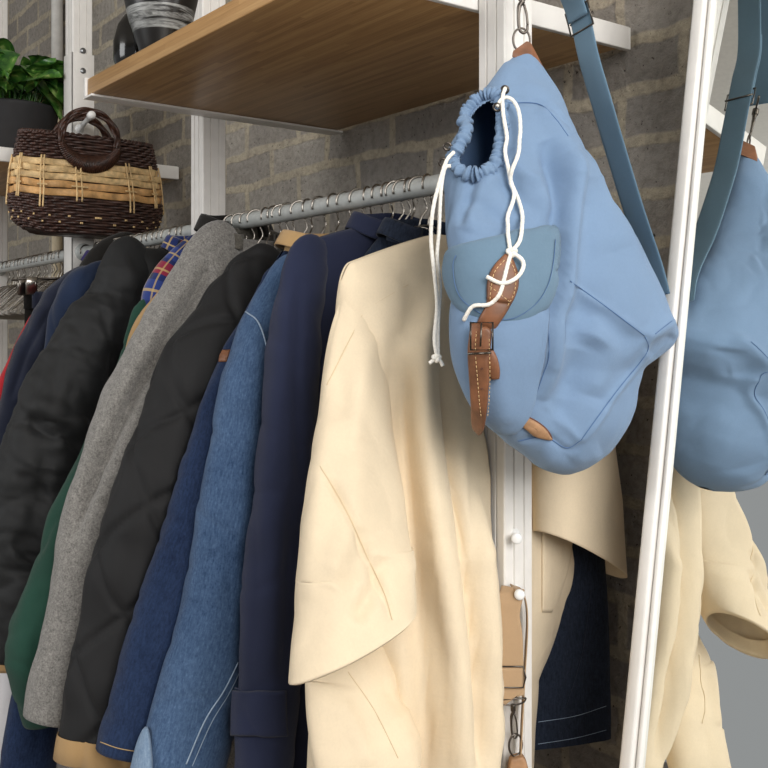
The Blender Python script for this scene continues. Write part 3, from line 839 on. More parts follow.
# --- the blue and navy pieces at the far left
oB = [(118, 270), (90, 276), (70, 284), (57, 296), (49, 320), (43, 360), (30, 420), (12, 500), (0, 580)]
R, B, S = jacket('jumper', 'blue cotton jumper directly left of the black puffer jacket', 'jumper', -2.22, oB,
    [.035, .045, .05], [.04, .05, .055], M['bluecot'], 1.62, .9, seed=16, wr=.005, wall=.18, col=False)
oA = [(88, 276), (66, 282), (53, 288), (43, 297), (35, 310), (25, 330), (14, 357), (5, 390), (-8, 440), (-25, 520), (-40, 600)]
R, B, S = jacket('jumper', 'navy knitted jumper, second left of the black puffer jacket', 'jumper', -2.33, oA,
    [.035, .04, .05], [.035, .045, .05], M['knit'], 1.61, .9, seed=17, wr=.006, wall=.18, col=False,
    folds=[([(51, 308), (28, 349), (10, 400)], 3, -.008)])
oR = [(46, 304), (34, 314), (22, 331), (10, 357), (0, 380), (-14, 412)]
R, B, S = jacket('jacket', 'red jacket showing a narrow stripe at the far left edge', 'jacket', -2.385, oR,
    [.02, .022, .022], [.02, .022, .025], M['red'], 1.57, 1.0, seed=18, wr=.0015, wall=.15, col=False)
oC = [(128, 240), (106, 248), (92, 256), (80, 272), (70, 300)]
R, B, S = jacket('jacket', 'dark navy fleece jacket with shoulder showing above the navy jumpers', 'jacket', -2.42, oC,
    [.03, .035, .035], [.03, .04, .04], M['dark'], 1.66, 1.0, seed=19, wr=.003, wall=.16, col=False, fr=-.04)
collar(R, -2.43, 1.655, M['purple'], .03, .06)

# --- dark denim jacket whose hem shows under the bag, wall side
R = thing('denim_jacket', 'inky dark denim jacket, hem showing between cream smock and mirror', 'jacket', (-1.225, RY, .83), 'jackets and coats on the rail')
B = body_grid(-1.222, math.radians(27), .12, .275, 1.615, 1.55, .838, .02, .03, -.02, .02, seed=21, wr=.004, nw=.07); grid_obj('body', B, M['denim_ink'], R, True)
collar(R, -1.222, 1.615, M['denim_ink'], .03, .07)
s = Surf((B, True))
for ln in ([(538, 722), (575, 716), (606, 706)], [(538, 744), (575, 738), (606, 730)]):
    seam(R, s, ln, M['stitch_pale'], .0004, .0004, 'hem_seam')
seam(R, s, [(590, 590), (582, 650), (566, 705)], M['denim_ink'], .0012, .0008, 'panel_seam')
# ---------------------------------------------------------------- the cream smock in front
XC = -1.135; PHI = math.radians(-3)
RC = thing('smock', 'cream cotton smock with wide short sleeves, frontmost on the rail behind blue backpack', 'smock', (XC, RY, .72), 'jackets and coats on the rail')
folds_c = [
    ([(446, 262), (430, 310), (420, 356), (424, 430), (440, 540), (456, 650), (466, 790)], 8, .022),     # long front roll
    ([(412, 350), (403, 420), (408, 520), (418, 640), (424, 790)], 7, -.018),
    ([(446, 330), (452, 420), (464, 540), (478, 660), (483, 790)], 5, -.026),
    ([(470, 400), (486, 520), (494, 640), (500, 790)], 7, .012),
    ([(470, 440), (476, 520), (480, 600)], 3, -.010),
    ([(384, 300), (376, 400), (392, 480), (404, 600), (410, 780)], 9, .007),
    ([(396, 330), (388, 420), (398, 520), (412, 660)], 5, -.007),
    ([(404, 270), (410, 300), (402, 340)], 5, -.004),
    ([(430, 250), (452, 300), (470, 350)], 6, .006), ([(440, 290), (458, 350), (470, 420)], 4, -.008),
]
BC = body_grid(XC, PHI, .226, .235, 1.605, 1.553, .70, .03, .05, .06, .02, nw=.06, gap=.10, wr=.0045, seed=31, folds=folds_c, nv=220, nu=220,
    taper=([0, .52, .60, .72, 1], [1, 1, .86, .54, .48]), bulge=[(-.06, .050, .036, 1.56, .55), (-.135, .072, .100, 1.56, .38)], creases=.0005, pw=.8)
grid_obj('body', BC, M['cream'], RC, False, .0018)
oS = [(360, 292), (343, 300), (333, 316), (324, 352), (313, 424), (302, 505), (294, 580), (289, 640), (284, 690)]
SC_ = sleeve_grid([-1.13, -1.085, -1.02, -.98], oS, [.03, .04, .05, .055, .05], [.03, .05, .066, .082, .088], nv=170, nu=110, wr=.0022, seed=36, hem=.10,
    folds=[([(322, 468), (345, 510), (368, 560), (384, 592), (392, 622)], 3, -.006), ([(360, 440), (350, 520), (330, 590)], 12, .008), ([(384, 556), (374, 590), (356, 622)], 6, -.009), ([(366, 530), (352, 570), (340, 590)], 7, -.006), ([(345, 300), (338, 360), (345, 420)], 9, -.006), ([(372, 330), (360, 400), (352, 460)], 8, .006), ([(330, 420), (316, 520), (306, 600)], 8, .005)])
grid_obj('sleeve', SC_, M['cream'], RC, True)
# lower lining side of the sleeve, hanging behind its hem
oI = [(312, 606), (307, 650), (305, 700), (312, 740), (322, 780), (332, 830)]
SI = sleeve_grid([-1.085, -1.03, -.985], oI, [.03, .036, .036], [.048, .070, .074, .060], nv=70, nu=80, wr=.004, seed=33,
    folds=[([(340, 700), (360, 740), (370, 768)], 6, .005)])
grid_obj('sleeve_facing', SI, M['cream'], RC, True)
seam(RC, Surf((SI, True)), [(348, 672), (374, 710), (398, 758)], M['seam_cream'], .0006, .0005, 'facing_seam')
# wall-side sleeve
def wall_sleeve():
    nv, nu = 90, 80
    v = np.linspace(0, 1, nv); th = np.linspace(0, 2*PI, nu, endpoint=False)
    z0, z1 = 1.56, 1.135
    cy = 1.185-.01*v; cx = -1.115+.045*v
    rx = .02+.03*np.clip(v*2, 0, 1); ry = .03+.055*np.clip(v*1.3, 0, 1)
    s = v*(z0-z1); dome = np.sqrt(np.clip(1-np.clip(1-s/.06, 0, 1)**2, .02, 1))
    P = np.stack([cx[:, None]+(rx*dome)[:, None]*np.cos(th), cy[:, None]+(ry*dome)[:, None]*np.sin(th), (z0-s)[:, None]-.045*np.sin(th)[None]*v[:, None]**2], 2)
    N = grid_normals(P, True); q = np.stack([P[..., 0]*9, P[..., 1]*12, P[..., 2]*4], 2)
    return P-N*(.005*noise(q)*np.clip(s/.08, 0, 1)[:, None])[..., None]
WS = wall_sleeve(); grid_obj('sleeve', WS, M['cream'], RC, True, .002)
cream_s = Surf((BC, False), (SC_, True))
seam(RC, cream_s, [(320, 466), (345, 508), (368, 558), (384, 592), (392, 620)], M['seam_cream'], .0006, .0005, 'armhole_seam')
seam(RC, cream_s, [(327, 385), (352, 335), (365, 312), (395, 292), (408, 285)], M['seam_cream'], .0006, .0005, 'yoke_seam')
rp_s = Surf((BC, False))
P = patch('pocket', rp_s, [(497, 541, 573), (540, 541, 571), (572, 541, 566), (598, 541, 557), (612, 541, 550)], None, RC, .003, .002, 24, 30, .3)
grid_obj('pocket', P, M['cream'], RC, False, .002)
# ---------------------------------------------------------------- the blue backpack
rb = thing('backpack', 'sky blue canvas drawstring backpack hanging from the upright by its strap', 'backpack', (-.93, .93, 1.28))
OUT = [(50, 523, 531, 1.334, .006), (54, 518, 534, 1.333, .012), (62, 508, 539, 1.330, .018), (74, 498, 546, 1.326, .025), (90, 487, 556, 1.32, .034), (105, 473, 563, 1.313, .044),
       (120, 465, 569, 1.306, .053), (140, 459, 580, 1.300, .062), (160, 449, 591, 1.294, .069), (178, 446, 602, 1.288, .074), (205, 446, 619, 1.282, .080), (235, 446, 638, 1.278, .086),
       (262, 449, 652, 1.276, .090), (285, 450, 664, 1.276, .093), (309, 452, 674, 1.277, .095), (324, 452, 681, 1.278, .095), (334, 452.5, 682, 1.279, .095), (345, 453, 676, 1.28, .094), (357, 454, 664, 1.281, .092),
       (369, 456, 649, 1.282, .09), (388, 462, 642, 1.284, .087), (408, 474, 637, 1.288, .083), (425, 489, 630, 1.292, .077), (440, 504, 620, 1.296, .068), (452, 522, 611, 1.30, .055), (462, 533, 598, 1.303, .042), (469, 546, 587, 1.305, .026), (473, 558, 575, 1.306, .01)]
def bag_grid(nv=230, nu=200):
    O = np.array(OUT, float)
    s = np.concatenate([[0], np.cumsum(np.hypot(np.diff(O[:, 0]), np.diff(O[:, 2])*.5))])
    u = np.linspace(0, s[-1], nv); A = np.stack([np.interp(u, s, O[:, k]) for k in range(5)], 1)
    for it in range(3): A[1:-1] = (A[:-2]+2*A[1:-1]+A[2:])/4
    th = np.linspace(0, 2*PI, nu, endpoint=False); c, sn = np.cos(th), np.sin(th)
    sg = lambda x, e: np.sign(x)*np.abs(x)**e
    P = np.zeros((nv, nu, 3))
    for k, (py, L, R, D, T) in enumerate(A):
        cx = (L+R)/2; h = (R-L)/2*D/FOC
        C = at_d(cx, py, D)
        lat = h*sg(c, .85); skew = .058*np.clip((py-60)/200, 0, 1)*(lat/.12)
        dep = -T*sg(sn, .8)
        P[k] = C+lat[:, None]*RT+(dep+skew)[:, None]*FW
        # keep the outline where it was although the right end lies deeper
        q = (P[k]-CAM)@FW; P[k] += ((q-D)*((cx-384)/FOC+lat/D)*.75)[:, None]*RT
    return P
BG = bag_grid()
N = grid_normals(BG, True)
if ((BG-BG.mean(1, keepdims=True))*N).sum(2).mean() < 0: N = -N
q = BG*np.array((7, 7, 5.))
BG = BG+N*(.0060*noise(q)+.0032*noise(q*2.3+4)+.0016*np.abs(noise(q*4+9)))[..., None]*np.clip(np.minimum(np.arange(len(BG)), np.arange(len(BG))[::-1])/25, 0, 1)[:, None, None]
bag_folds = [
    ([(462, 196), (490, 212), (520, 236)], 6, -.006), ([(505, 160), (520, 176), (540, 184)], 5, .006), ([(585, 150), (600, 200), (618, 250)], 12, .006), ([(560, 300), (575, 345), (568, 400)], 8, -.006), ([(590, 320), (605, 350), (590, 395)], 8, .006),
    ([(566, 140), (573, 175), (575, 205), (571, 250), (566, 292), (557, 330), (549, 372), (540, 400)], 6.5, .016), ([(540, 106), (556, 124), (566, 150), (572, 180)], 6, .006),
    ([(545, 140), (558, 180), (561, 215), (558, 250), (552, 280)], 7, -.018),
    ([(560, 262), (552, 300), (543, 318)], 5, -.008),
    ([(590, 180), (588, 240), (586, 300), (575, 350)], 14, -.010),
    ([(510, 150), (535, 185), (556, 210)], 7, .006), ([(500, 175), (530, 205), (552, 232)], 9, -.006),
    ([(495, 172), (478, 200), (468, 232)], 6, .006), ([(476, 176), (466, 200), (460, 226)], 4, -.005), ([(505, 165), (515, 190), (516, 215)], 5, -.004),
    ([(570, 281), (605, 306), (645, 336)], 2.5, .004), ([(646, 338), (647, 352), (616, 392), (580, 440)], 2.5, .005),
    ([(575, 300), (615, 330), (640, 345)], 8, -.006), ([(600, 340), (575, 380), (555, 420)], 9, -.007), ([(545, 402), (560, 420), (580, 440)], 3, .003),
    ([(645, 338), (660, 330), (676, 318)], 5, .005), ([(648, 356), (662, 346), (676, 336)], 6, -.005),
    ([(508, 102), (538, 103), (554, 116), (568, 134)], 2, -.003),
    ([(520, 75), (545, 95), (565, 125), (600, 180), (650, 270)], 6, .004),
    ([(508, 60), (500, 90), (503, 100)], 8, .004), ([(518, 441), (545, 436), (566, 448), (580, 440)], 2, -.003),
    ([(600, 400), (590, 430), (566, 455)], 9, .005), ([(540, 455), (570, 462), (600, 448)], 8, .005),
]
BG = apply_folds(BG, bag_folds, True)
HOLE = [(495, 103), (498, 122), (496, 147), (491, 162), (479, 170), (464, 168), (460, 158), (467, 143), (471, 130), (471, 118), (479, 107), (488, 101)]
def inside(px, py, poly):
    r = np.zeros(px.shape, bool); n = len(poly)
    for i in range(n):
        x0, y0 = poly[i]; x1, y1 = poly[(i+1) % n]
        c = ((y0 > py) != (y1 > py)) & (px < (x1-x0)*(py-y0)/(y1-y0+1e-9)+x0); r ^= c
    return r
px, py, dd = proj(BG); Nb = grid_normals(BG, True)
if ((BG-BG.mean(1, keepdims=True))*Nb).sum(2).mean() < 0: Nb = -Nb
front = ((CAM-BG)*Nb).sum(2) > 0
skip = inside(px, py, [tuple(x) for x in curve(HOLE, 60, True)]) & front
bs = Surf((BG, True))
bag_s = bs
ob = grid_obj('body', BG, M['bag'], rb, True, 0, skip)
# the inside of the bag, dark cloth a little within the outer shell
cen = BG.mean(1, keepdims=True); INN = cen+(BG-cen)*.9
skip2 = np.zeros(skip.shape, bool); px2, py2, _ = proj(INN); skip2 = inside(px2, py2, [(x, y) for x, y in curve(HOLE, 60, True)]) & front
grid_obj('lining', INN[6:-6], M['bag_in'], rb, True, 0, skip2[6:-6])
# gathered rim round the opening
rim = [(499, 99), (502, 122), (500, 148), (495, 165), (480, 175), (462, 172), (454, 161), (461, 146), (467, 132), (466, 117), (476, 103), (489, 96)]
rc = curve(rim, 220, True); rp = bs.at(rc, .002)
for it in range(4): rp = (np.roll(rp, 1, 0)+2*rp+np.roll(rp, -1, 0))/4
T = np.roll(rp, -1, 0)-np.roll(rp, 1, 0); T /= np.linalg.norm(T, axis=1)[:, None]
out = (CAM-rp); out -= T*(out*T).sum(1)[:, None]; out /= np.linalg.norm(out, axis=1)[:, None]; sid = np.cross(T, out)
th = np.linspace(0, 2*PI, 18, endpoint=False); k = np.arange(220)
kk = np.stack([k*.42, k*0.+3, k*0.], 1)
ruf = .0058+.0028*noise(kk)+.0012*np.sin(k/220*2*PI*41+3*np.sin(k*.21))+.0012*noise(kk*2.3)
ruf2 = .0035*noise(kk*.8+40)
RG = rp[:, None]+((ruf[:, None]*(1.25+.35*noise(kk*.6+11)[:, None]))*np.cos(th+.5*noise(kk*.7+70)[:, None]))[..., None]*sid[:, None]+((ruf[:, None]*np.sin(th))*1.0+ruf2[:, None])[..., None]*out[:, None]
RG = RG+(.0016*noise(RG*np.array((210, 210, 210.)))+.0012*np.abs(noise(RG*420)))[..., None]*out[:, None]
RG = np.concatenate([RG, RG[:1]])
grid_obj('gathered_rim', RG, M['bag'], rb, True)
# eyelets
def ring_on(surf, c, R, r, mat, name, parent, off=.001, sq=1.0):
    p = surf.at([c], off)[0]; n = CAM-p; n /= np.linalg.norm(n); a = np.cross(n, UP); a /= np.linalg.norm(a); b = np.cross(n, a)
    return MB().torus(p, (R, R*sq), r, a, b, 24, 8).build(name, mat, parent)
for c in ((503, 96), (497, 114), (454, 151), (450, 166)):
    ring_on(bs, c, .0042, .0015, M['gunmetal'], 'eyelet', rb, .011)
# pocket and flap
pk = patch('pocket', bs, [(296, 453, 549), (315, 452, 549), (340, 453, 547), (362, 456, 544), (385, 464, 538), (405, 474, 532), (420, 486, 526), (433, 499, 516)], None, rb, .015, .0006, 70, 70, .42)
qn = pk*np.array((9, 9, 6.)); pk = pk+(.0035*noise(qn))[..., None]*(-FW)
pk = apply_folds(pk, [([(495, 350), (500, 390), (505, 425)], 8, .003)], False)
grid_obj('pocket', pk, M['bag'], rb, False, .002)
fl = patch('pocket_flap', bs, [(228, 546, 552), (232, 531, 558), (238, 504, 561), (245, 474, 561), (251, 453, 561), (262, 449, 560), (275, 448.5, 557), (290, 452, 552), (303, 458, 545), (313, 466, 536), (321, 477, 525), (327, 494, 512)], None, rb, .015, .003, 80, 70, .4)
grid_obj('pocket_flap', fl, M['bag_flap'], rb, False, .0035)
fs = Surf((BG, True), (pk, False), (fl, False))
# topstitched border of the flap
edge = [(553, 240), (551, 262), (546, 285), (533, 305), (512, 318), (490, 317), (468, 304), (458, 288), (455, 265), (458, 256)]
seam(rb, fs, edge, M['seam_bag'], .0005, .0032, 'flap_seam', 60)
for ln in ([(570, 281), (605, 306), (645, 336)], [(645, 337), (647, 352), (616, 392), (581, 440)], [(508, 103), (538, 104), (554, 117), (568, 136)],
           [(548, 318), (549, 355), (543, 375), (534, 400)], [(518, 441), (545, 437), (566, 448), (581, 440)], [(655, 334), (664, 327), (672, 321)]):
    seam(rb, bs, ln, M['seam_bag'], .0006, .0003, 'seam')
# leather strap and buckle
def leather(rows, bump, base, name='leather_strap', mat='leather', pw=.2, nu=18, nv=60):
    P = patch(name, fs, rows, None, rb, bump, base, nu, nv, pw); return grid_obj(name, P, M[mat], rb, False, .003), P
leather([(256, 505, 507), (261, 500, 511), (268, 494, 514), (276, 490, 516), (286, 488, 516), (296, 488, 513), (306, 487, 508), (316, 482, 502), (327, 476, 494)], .003, .004)
leather([(349, 488, 492), (358, 489, 496), (368, 490.5, 498), (376, 492.5, 498)], .003, .006)
_, PL = leather([(323, 475, 491), (336, 474, 491), (350, 473, 490), (375, 475, 491), (398, 477, 490), (414, 479, 489), (421, 481, 488), (426, 484, 486)], .002, .012)
ls = Surf((BG, True), (pk, False), (fl, False), (PL, False))
def wire(pts, r, mat, name, closed=False, off=.003, surf=ls, n=40, sm=True):
    P = surf.at(curve(pts, n, closed) if sm else np.array(pts, float), off)
    for it in range(2): P[1:-1] = (P[:-2]+2*P[1:-1]+P[2:])/4
    return MB().tube(P, r, 8, closed=closed).build(name, mat, rb)
def poly_line(pts, n=60):
    P = np.array(pts, float); s = np.concatenate([[0], np.cumsum(np.hypot(*np.diff(P, axis=0).T))]); u = np.linspace(0, s[-1], n)
    return np.stack([np.interp(u, s, P[:, 0]), np.interp(u, s, P[:, 1])], 1)
pb = fs.at([(484, 335)], .019)[0]; a_ = RT*.98+FW*.1; b_ = -UP; sc = 1.28/FOC
def pxoff(dx, dy, dz=0): return pb+RT*dx*sc-UP*dy*sc-FW*dz
fr_ = [pxoff(-9.5, -12), pxoff(10, -12), pxoff(10, 12), pxoff(-9.5, 12)]
m = MB().tube(np.array(fr_), .0013, 8, closed=True); m.tube(np.array([pxoff(0, -12, .001), pxoff(-.5, 0, .002), pxoff(-1, 9, .001)]), .001, 8)
m.build('buckle', M['gunmetal'], rb)
MB().tube(np.array([pxoff(-12, 15.5, .001), pxoff(8.5, 14.5, .001)]), .0013, 8).build('strap_keeper', M['gunmetal'], rb)
for (x, y) in ((482.5, 368), (482.5, 388)):
    p = ls.at([(x, y)], .002)[0]; MB().torus(p, .0008, .0005, RT, UP, 12, 6).build('punched_hole', M['leather_edge'], rb)
stitches(rb, ls, [(477, 330), (476, 350), (478, 376), (480, 400), (482, 418)], M['straw'], .0004, .0022, .005)
stitches(rb, ls, [(489, 330), (488.5, 350), (489, 376), (488, 400), (486.5, 418)], M['straw'], .0004, .0022, .005)
stitches(rb, fs, [(503, 263), (494, 274), (491, 290), (490, 304)], M['straw'], .0004, .0085, .005)
stitches(rb, fs, [(509, 263), (513, 276), (512, 292), (505, 308)], M['straw'], .0004, .0085, .005)
stitches(rb, fs, [(490, 287), (500, 295), (510, 304)], M['straw'], .0004, .0085, .005)
# oval leather badge near the base
def ellipse_patch(surf, c, a, b, ang, base, bump, name, mat):
    nr, nt = 8, 48; r = np.linspace(.02, 1, nr); t = np.linspace(0, 2*PI, nt, endpoint=False)
    ca, sa = math.cos(ang), math.sin(ang)
    X = c[0]+(r[:, None]*(a*np.cos(t)*ca-b*np.sin(t)*sa)); Y = c[1]+(r[:, None]*(a*np.cos(t)*sa+b*np.sin(t)*ca))
    off = base+bump*(1-r**6)[:, None]+0*X
    P = surf.at(np.stack([X.ravel(), Y.ravel()], 1), off.ravel()).reshape(nr, nt, 3)
    return grid_obj(name, P, M[mat], rb, True, .0025)
ellipse_patch(bs, (533.5, 427), 20.5, 5.2, math.radians(34), .003, .002, 'leather_badge', 'leather_pale')
ellipse_patch(bs, (533.8, 426.4), 21.3, 6.0, math.radians(34), .001, .001, 'badge_backing', 'leather_edge')
# leather tab and ring at the top
tabs = [(41, 527, 530), (46, 522, 533), (52, 515, 537), (58, 510, 540), (66, 538, 543)]
pt = at_d(528, 42, 1.325)
V = []; 
for dz in (-.017, .017):
    V += [at_d(512, 57, 1.334+dz*1.0), at_d(513, 51, 1.334+dz), at_d(527, 41, 1.334+dz*.6), at_d(531, 43, 1.334+dz*.6), at_d(543, 66, 1.334+dz), at_d(536, 64, 1.334+dz*1.3)]
V = np.array(V); F = [(0, 1, 2, 3, 4, 5), (11, 10, 9, 8, 7, 6)]+[(i, i+6, (i+1) % 6+6, (i+1) % 6) for i in range(6)]
o = mesh_obj('leather_tab', V, F, M['leather'], rb, False); mm = o.modifiers.new('bevel', 'BEVEL'); mm.width = .0012; mm.segments = 2
rcn = at_d(521.5, 40, 1.334)
MB().torus(rcn, (.0115, .0150), .0014, RT*.97+FW*.2, UP, 36, 8).build('ring', M['gunmetal'], rb)
# snap hook on the strap end
def snap_hook(top, bot, parent, s=1.0):
    top = np.array(top); bot = np.array(bot); ax = bot-top; L = np.linalg.norm(ax); ax /= L; sd = RT-ax*(RT@ax); sd /= np.linalg.norm(sd)
    P = lambda u, w: top+ax*(u*L)+sd*(w*.001*s)
    m = MB()
    m.tube(np.array([P(.0, -20), P(.0, 20)]), .0014*s, 8)                       # bar that the webbing turns round
    m.tube(curve([P(.0, -20), P(.1, -16), P(.16, -4), P(.16, 4), P(.1, 16), P(0, 20)], 24), .0013*s, 8)
    m.tube(curve([P(.14, 0), P(.30, 0)], 8), .0038*s, 12); m.tube(curve([P(.30, 0), P(.36, 0)], 6), .0026*s, 12)
    m.tube(curve([P(.34, 0), P(.45, -3.2), P(.7, -4.2), P(.92, -3.6), P(1.0, 0), P(.94, 3.6), P(.84, 4.0)], 40), np.interp(np.linspace(0, 1, 40), [0, .3, 1], [.0026*s, .0017*s, .0013*s]), 8)
    m.tube(curve([P(.84, 4.2), P(.6, 3.6), P(.4, 1.6)], 14), .0012*s, 8)
    return m.build('snap_hook', M['gunmetal'], parent)
snap_hook(at_d(521.5, -14, 1.332), at_d(523.5, 33, 1.334), rb, 1.35)
# the webbing strap: peg -> snap hook, and peg -> base corner
PEG = np.array((-.985, .982, 2.112))
wd = np.array((1.0, -.10, 0))
A1 = [at_d(521.5, -14, 1.332), at_d(523, -50, 1.335), PEG+np.array((.012, -.020, -.03)), PEG+np.array((.0, -.010, .0088))]
A2 = [PEG+np.array((.0, -.010, .0088)), PEG+np.array((.006, .006, .004)), PEG+np.array((.012, .016, -.02)), at_d(553, -62, 1.36), at_d(568, -16, 1.36), at_d(579, 14, 1.36), at_d(589, 59, 1.36), at_d(602, 104, 1.36), at_d(613, 142, 1.363), at_d(633, 208, 1.372), at_d(651, 262, 1.385), at_d(660, 296, 1.385)]
MB().tube(curve(A1, 60), 0, 12, flat=(.019, .0011), up=wd).build('strap', M['strap'], rb)
MB().tube(curve(A2, 150), 0, 12, flat=(.019, .0011), up=wd).build('strap', M['strap'], rb)
A3 = curve(A2, 150)
k0 = 62
p = A3[k0]; d_ = A3[k0+4]-A3[k0-4]; d_ /= np.linalg.norm(d_); w_ = wd-d_*(wd@d_); w_ /= np.linalg.norm(w_); n_ = np.cross(d_, w_)
m = MB().tube(np.array([p-w_*.022-d_*.015+n_*.002, p+w_*.022-d_*.015+n_*.002, p+w_*.022+d_*.015+n_*.002, p-w_*.022+d_*.015+n_*.002]), .0015, 8, closed=True)
m.tube(np.array([p-w_*.022-n_*.002, p+w_*.022-n_*.002]), .0015, 8); m.build('strap_slider', M['gunmetal'], rb)
MB().tube(A3[k0-30:k0+1]+n_*.004, 0, 12, flat=(.019, .0011), up=wd).build('strap_fold', M['strap'], rb)
# cords
def cord(pts, name='drawcord', surf=None, r=.0023, off=.004, depth=None, n=90, parent=rb):
    C = curve(pts, n)
    if depth is not None: P = np.array([at_d(x, y, d) for (x, y), d in zip(C, np.interp(np.linspace(0, 1, n), np.linspace(0, 1, len(depth)), depth))])
    else:
        P = surf.at(C, off)
        for it in range(12): P[1:-1] = (P[:-2]+2*P[1:-1]+P[2:])/4
    # rope twist
    k = np.arange(n); return MB().tube(P, r*(1+.06*np.sin(k*2.1)), 10).build(name, M['cord'], parent)
cord([(503, 96), (501, 124), (507, 154), (513, 183), (518, 206), (521, 226), (518, 245), (510, 253)], surf=fs, off=np.interp(np.linspace(0, 1, 90), [0, .30, .5, 1], [.014, .015, .008, .006]))
cord([(497, 114), (501, 107), (508, 107), (516, 122), (516.5, 154), (512, 186), (507.5, 212), (507, 236), (509, 253)], surf=fs, off=np.interp(np.linspace(0, 1, 90), [0, .1, .45, .6, 1], [.012, .016, .014, .009, .006]))
kp = fs.at([(510, 255)], .008)[0]
def knot(c, s, parent):
    t = np.linspace(0, 2*PI, 70, endpoint=False)
    x = np.sin(t)+2*np.sin(2*t); y = np.cos(t)-2*np.cos(2*t); z = -np.sin(3*t)
    P = np.array(c)+(x[:, None]*RT*.75+y[:, None]*UP*.6+z[:, None]*(-FW)*.9)*s
    return MB().tube(P, .0023, 10, closed=True).build('knot', M['cord'], parent)
knot(kp, .0022, rb)
cord([(510, 256), (518, 261), (520.5, 268), (514, 279), (501, 284.5), (487, 278)], surf=fs, off=.010, n=60)
cord([(509, 257), (505, 270), (502, 283), (499, 294), (491, 305), (483, 306), (475, 306), (469, 317)], surf=fs, off=.009, n=60)
cord([(454, 152), (447, 160), (441, 177), (433, 209), (431, 240), (434.5, 275), (437, 305), (434.5, 338), (437, 357)], depth=[1.215, 1.20, 1.20, 1.21, 1.215, 1.22, 1.22], n=110)
cord([(451, 166), (445, 168), (441.5, 185), (440, 205), (439, 230), (437, 257), (440, 286), (438, 325), (438, 357)], depth=[1.215, 1.203, 1.205, 1.215, 1.22, 1.224, 1.222], n=110)
knot(at_d(436.5, 358, 1.22), .0019, rb)
cord([(437, 358), (441, 362), (443, 366)], depth=[1.22, 1.22], n=12); cord([(436, 358), (431, 362), (429, 363)], depth=[1.22, 1.22], n=12)
# ---------------------------------------------------------------- pegs on the uprights
def peg(base, tipp, r, label):
    base = np.array(base); tipp = np.array(tipp)
    ax = tipp-base; L = np.linalg.norm(ax); ax /= L
    prof = [(r*1.5, 0), (r*1.5, .002), (r*.9, .004), (r*.75, L*.5), (r*.8, L*.72), (r*1.25, L*.86), (r*1.3, L*.93), (r*1.05, L*.985), (r*.5, L), (.0002, L+.0003)]
    pts = np.array([base+ax*z for _, z in prof])
    up = UP
    m = MB(); a = np.cross(ax, up); a /= np.linalg.norm(a); b = np.cross(a, ax); th = np.linspace(0, 2*PI, 24, endpoint=False)
    V = np.array([p+q*(np.cos(t)*a+np.sin(t)*b) for p, (q, _) in zip(pts, prof) for t in th]); n = 24
    F = [(k*n+j, k*n+(j+1) % n, (k+1)*n+(j+1) % n, (k+1)*n+j) for k in range(len(prof)-1) for j in range(n)]+[tuple(range(n))]
    m.add(V, F); o = m.build('coat_peg', M['peg']); return tag(o, label, 'peg', 'white coat pegs on the uprights')
FX = PX['A']+.0262
peg((FX, .992, 1.192), (FX+.022, .975, 1.192), .0058, 'white peg on the right upright, seen end on above the beige strap')
peg((FX, .995, 1.116), (-.985, .964, 1.122), .0056, 'white peg on the right upright holding the beige strap')
peg((FX, .992, 2.104), (-.955, .972, 2.110), .0050, 'white peg high on the right upright holding the blue backpack strap')

# ---------------------------------------------------------------- beige bag under the blue one
bb = thing('shoulder_bag', 'beige canvas bag hanging by a webbing strap from the lower white peg', 'bag', (-.99, .93, .70))
PEG2 = np.array((-1.004, .976, 1.1262))
wd2 = np.array((.62, .78, 0))
p1 = at_d(511, 640, 1.375); p2 = at_d(512, 693, 1.375)
st = [PEG2+np.array((-.002, -.004, .0005)), PEG2+np.array((.006, -.016, -.010)), at_d(508, 616, 1.374), p1, p2, at_d(513, 699, 1.375)]
MB().tube(curve(st, 60), 0, 12, flat=(.0158, .0012), up=wd2).build('strap', M['beige_web'], bb)
st2 = [PEG2+np.array((-.002, -.004, .0005)), PEG2+np.array((.004, .010, -.010)), at_d(527, 622, 1.40), at_d(524, 680, 1.40), at_d(521, 740, 1.392), at_d(519, 790, 1.385)]
MB().tube(curve(st2, 60), 0, 12, flat=(.0150, .0012), up=np.array((.75, -.66, 0))).build('strap', M['beige_web'], bb)
q = 1.375/FOC; n_ = -FW
m = MB(); c = at_d(512, 677, 1.372)
m.tube(np.array([c+RT*x*q*1.0-UP*y*q+n_*.002 for x, y in ((-12, -11), (11, -11), (13.5, 0), (11, 10), (-12, 10))]), .0012, 8, closed=True)
m.tube(np.array([c+RT*-12*q-UP*10*q-n_*.002, c+RT*12*q-UP*10*q-n_*.002]), .0012, 8); m.build('strap_slider', M['gunmetal'], bb)
MB().tube(curve([at_d(511, 668, 1.371), at_d(511, 688, 1.371)], 12), 0, 12, flat=(.0155, .0012), up=wd2).build('strap_fold', M['beige_web'], bb)
snap_hook(at_d(512.5, 699, 1.375), at_d(515, 738, 1.378), bb, .9)
MB().torus(at_d(515.5, 745, 1.378), (.0100, .0145), .0014, RT*.9+FW*.3, UP, 32, 8).build('ring', M['gunmetal'], bb)
c = at_d(517, 764, 1.378)
m = MB(); V = []
for dz in (-.010, .010):
    V += [c+RT*x*q-UP*y*q+FW*dz for x, y in ((-7, -7), (5, -10), (9, -4), (13, 12), (-11, 14))]
F = [(0, 1, 2, 3, 4), (9, 8, 7, 6, 5)]+[(i, i+5, (i+1) % 5+5, (i+1) % 5) for i in range(5)]
o = mesh_obj('leather_tab', np.array(V), F, M['leather_pale'], bb, False); mm = o.modifiers.new('bevel', 'BEVEL'); mm.width = .003; mm.segments = 2
nv, nu = 60, 64; v = np.linspace(0, 1, nv); th = np.linspace(0, 2*PI, nu, endpoint=False)
top = c-UP*.008
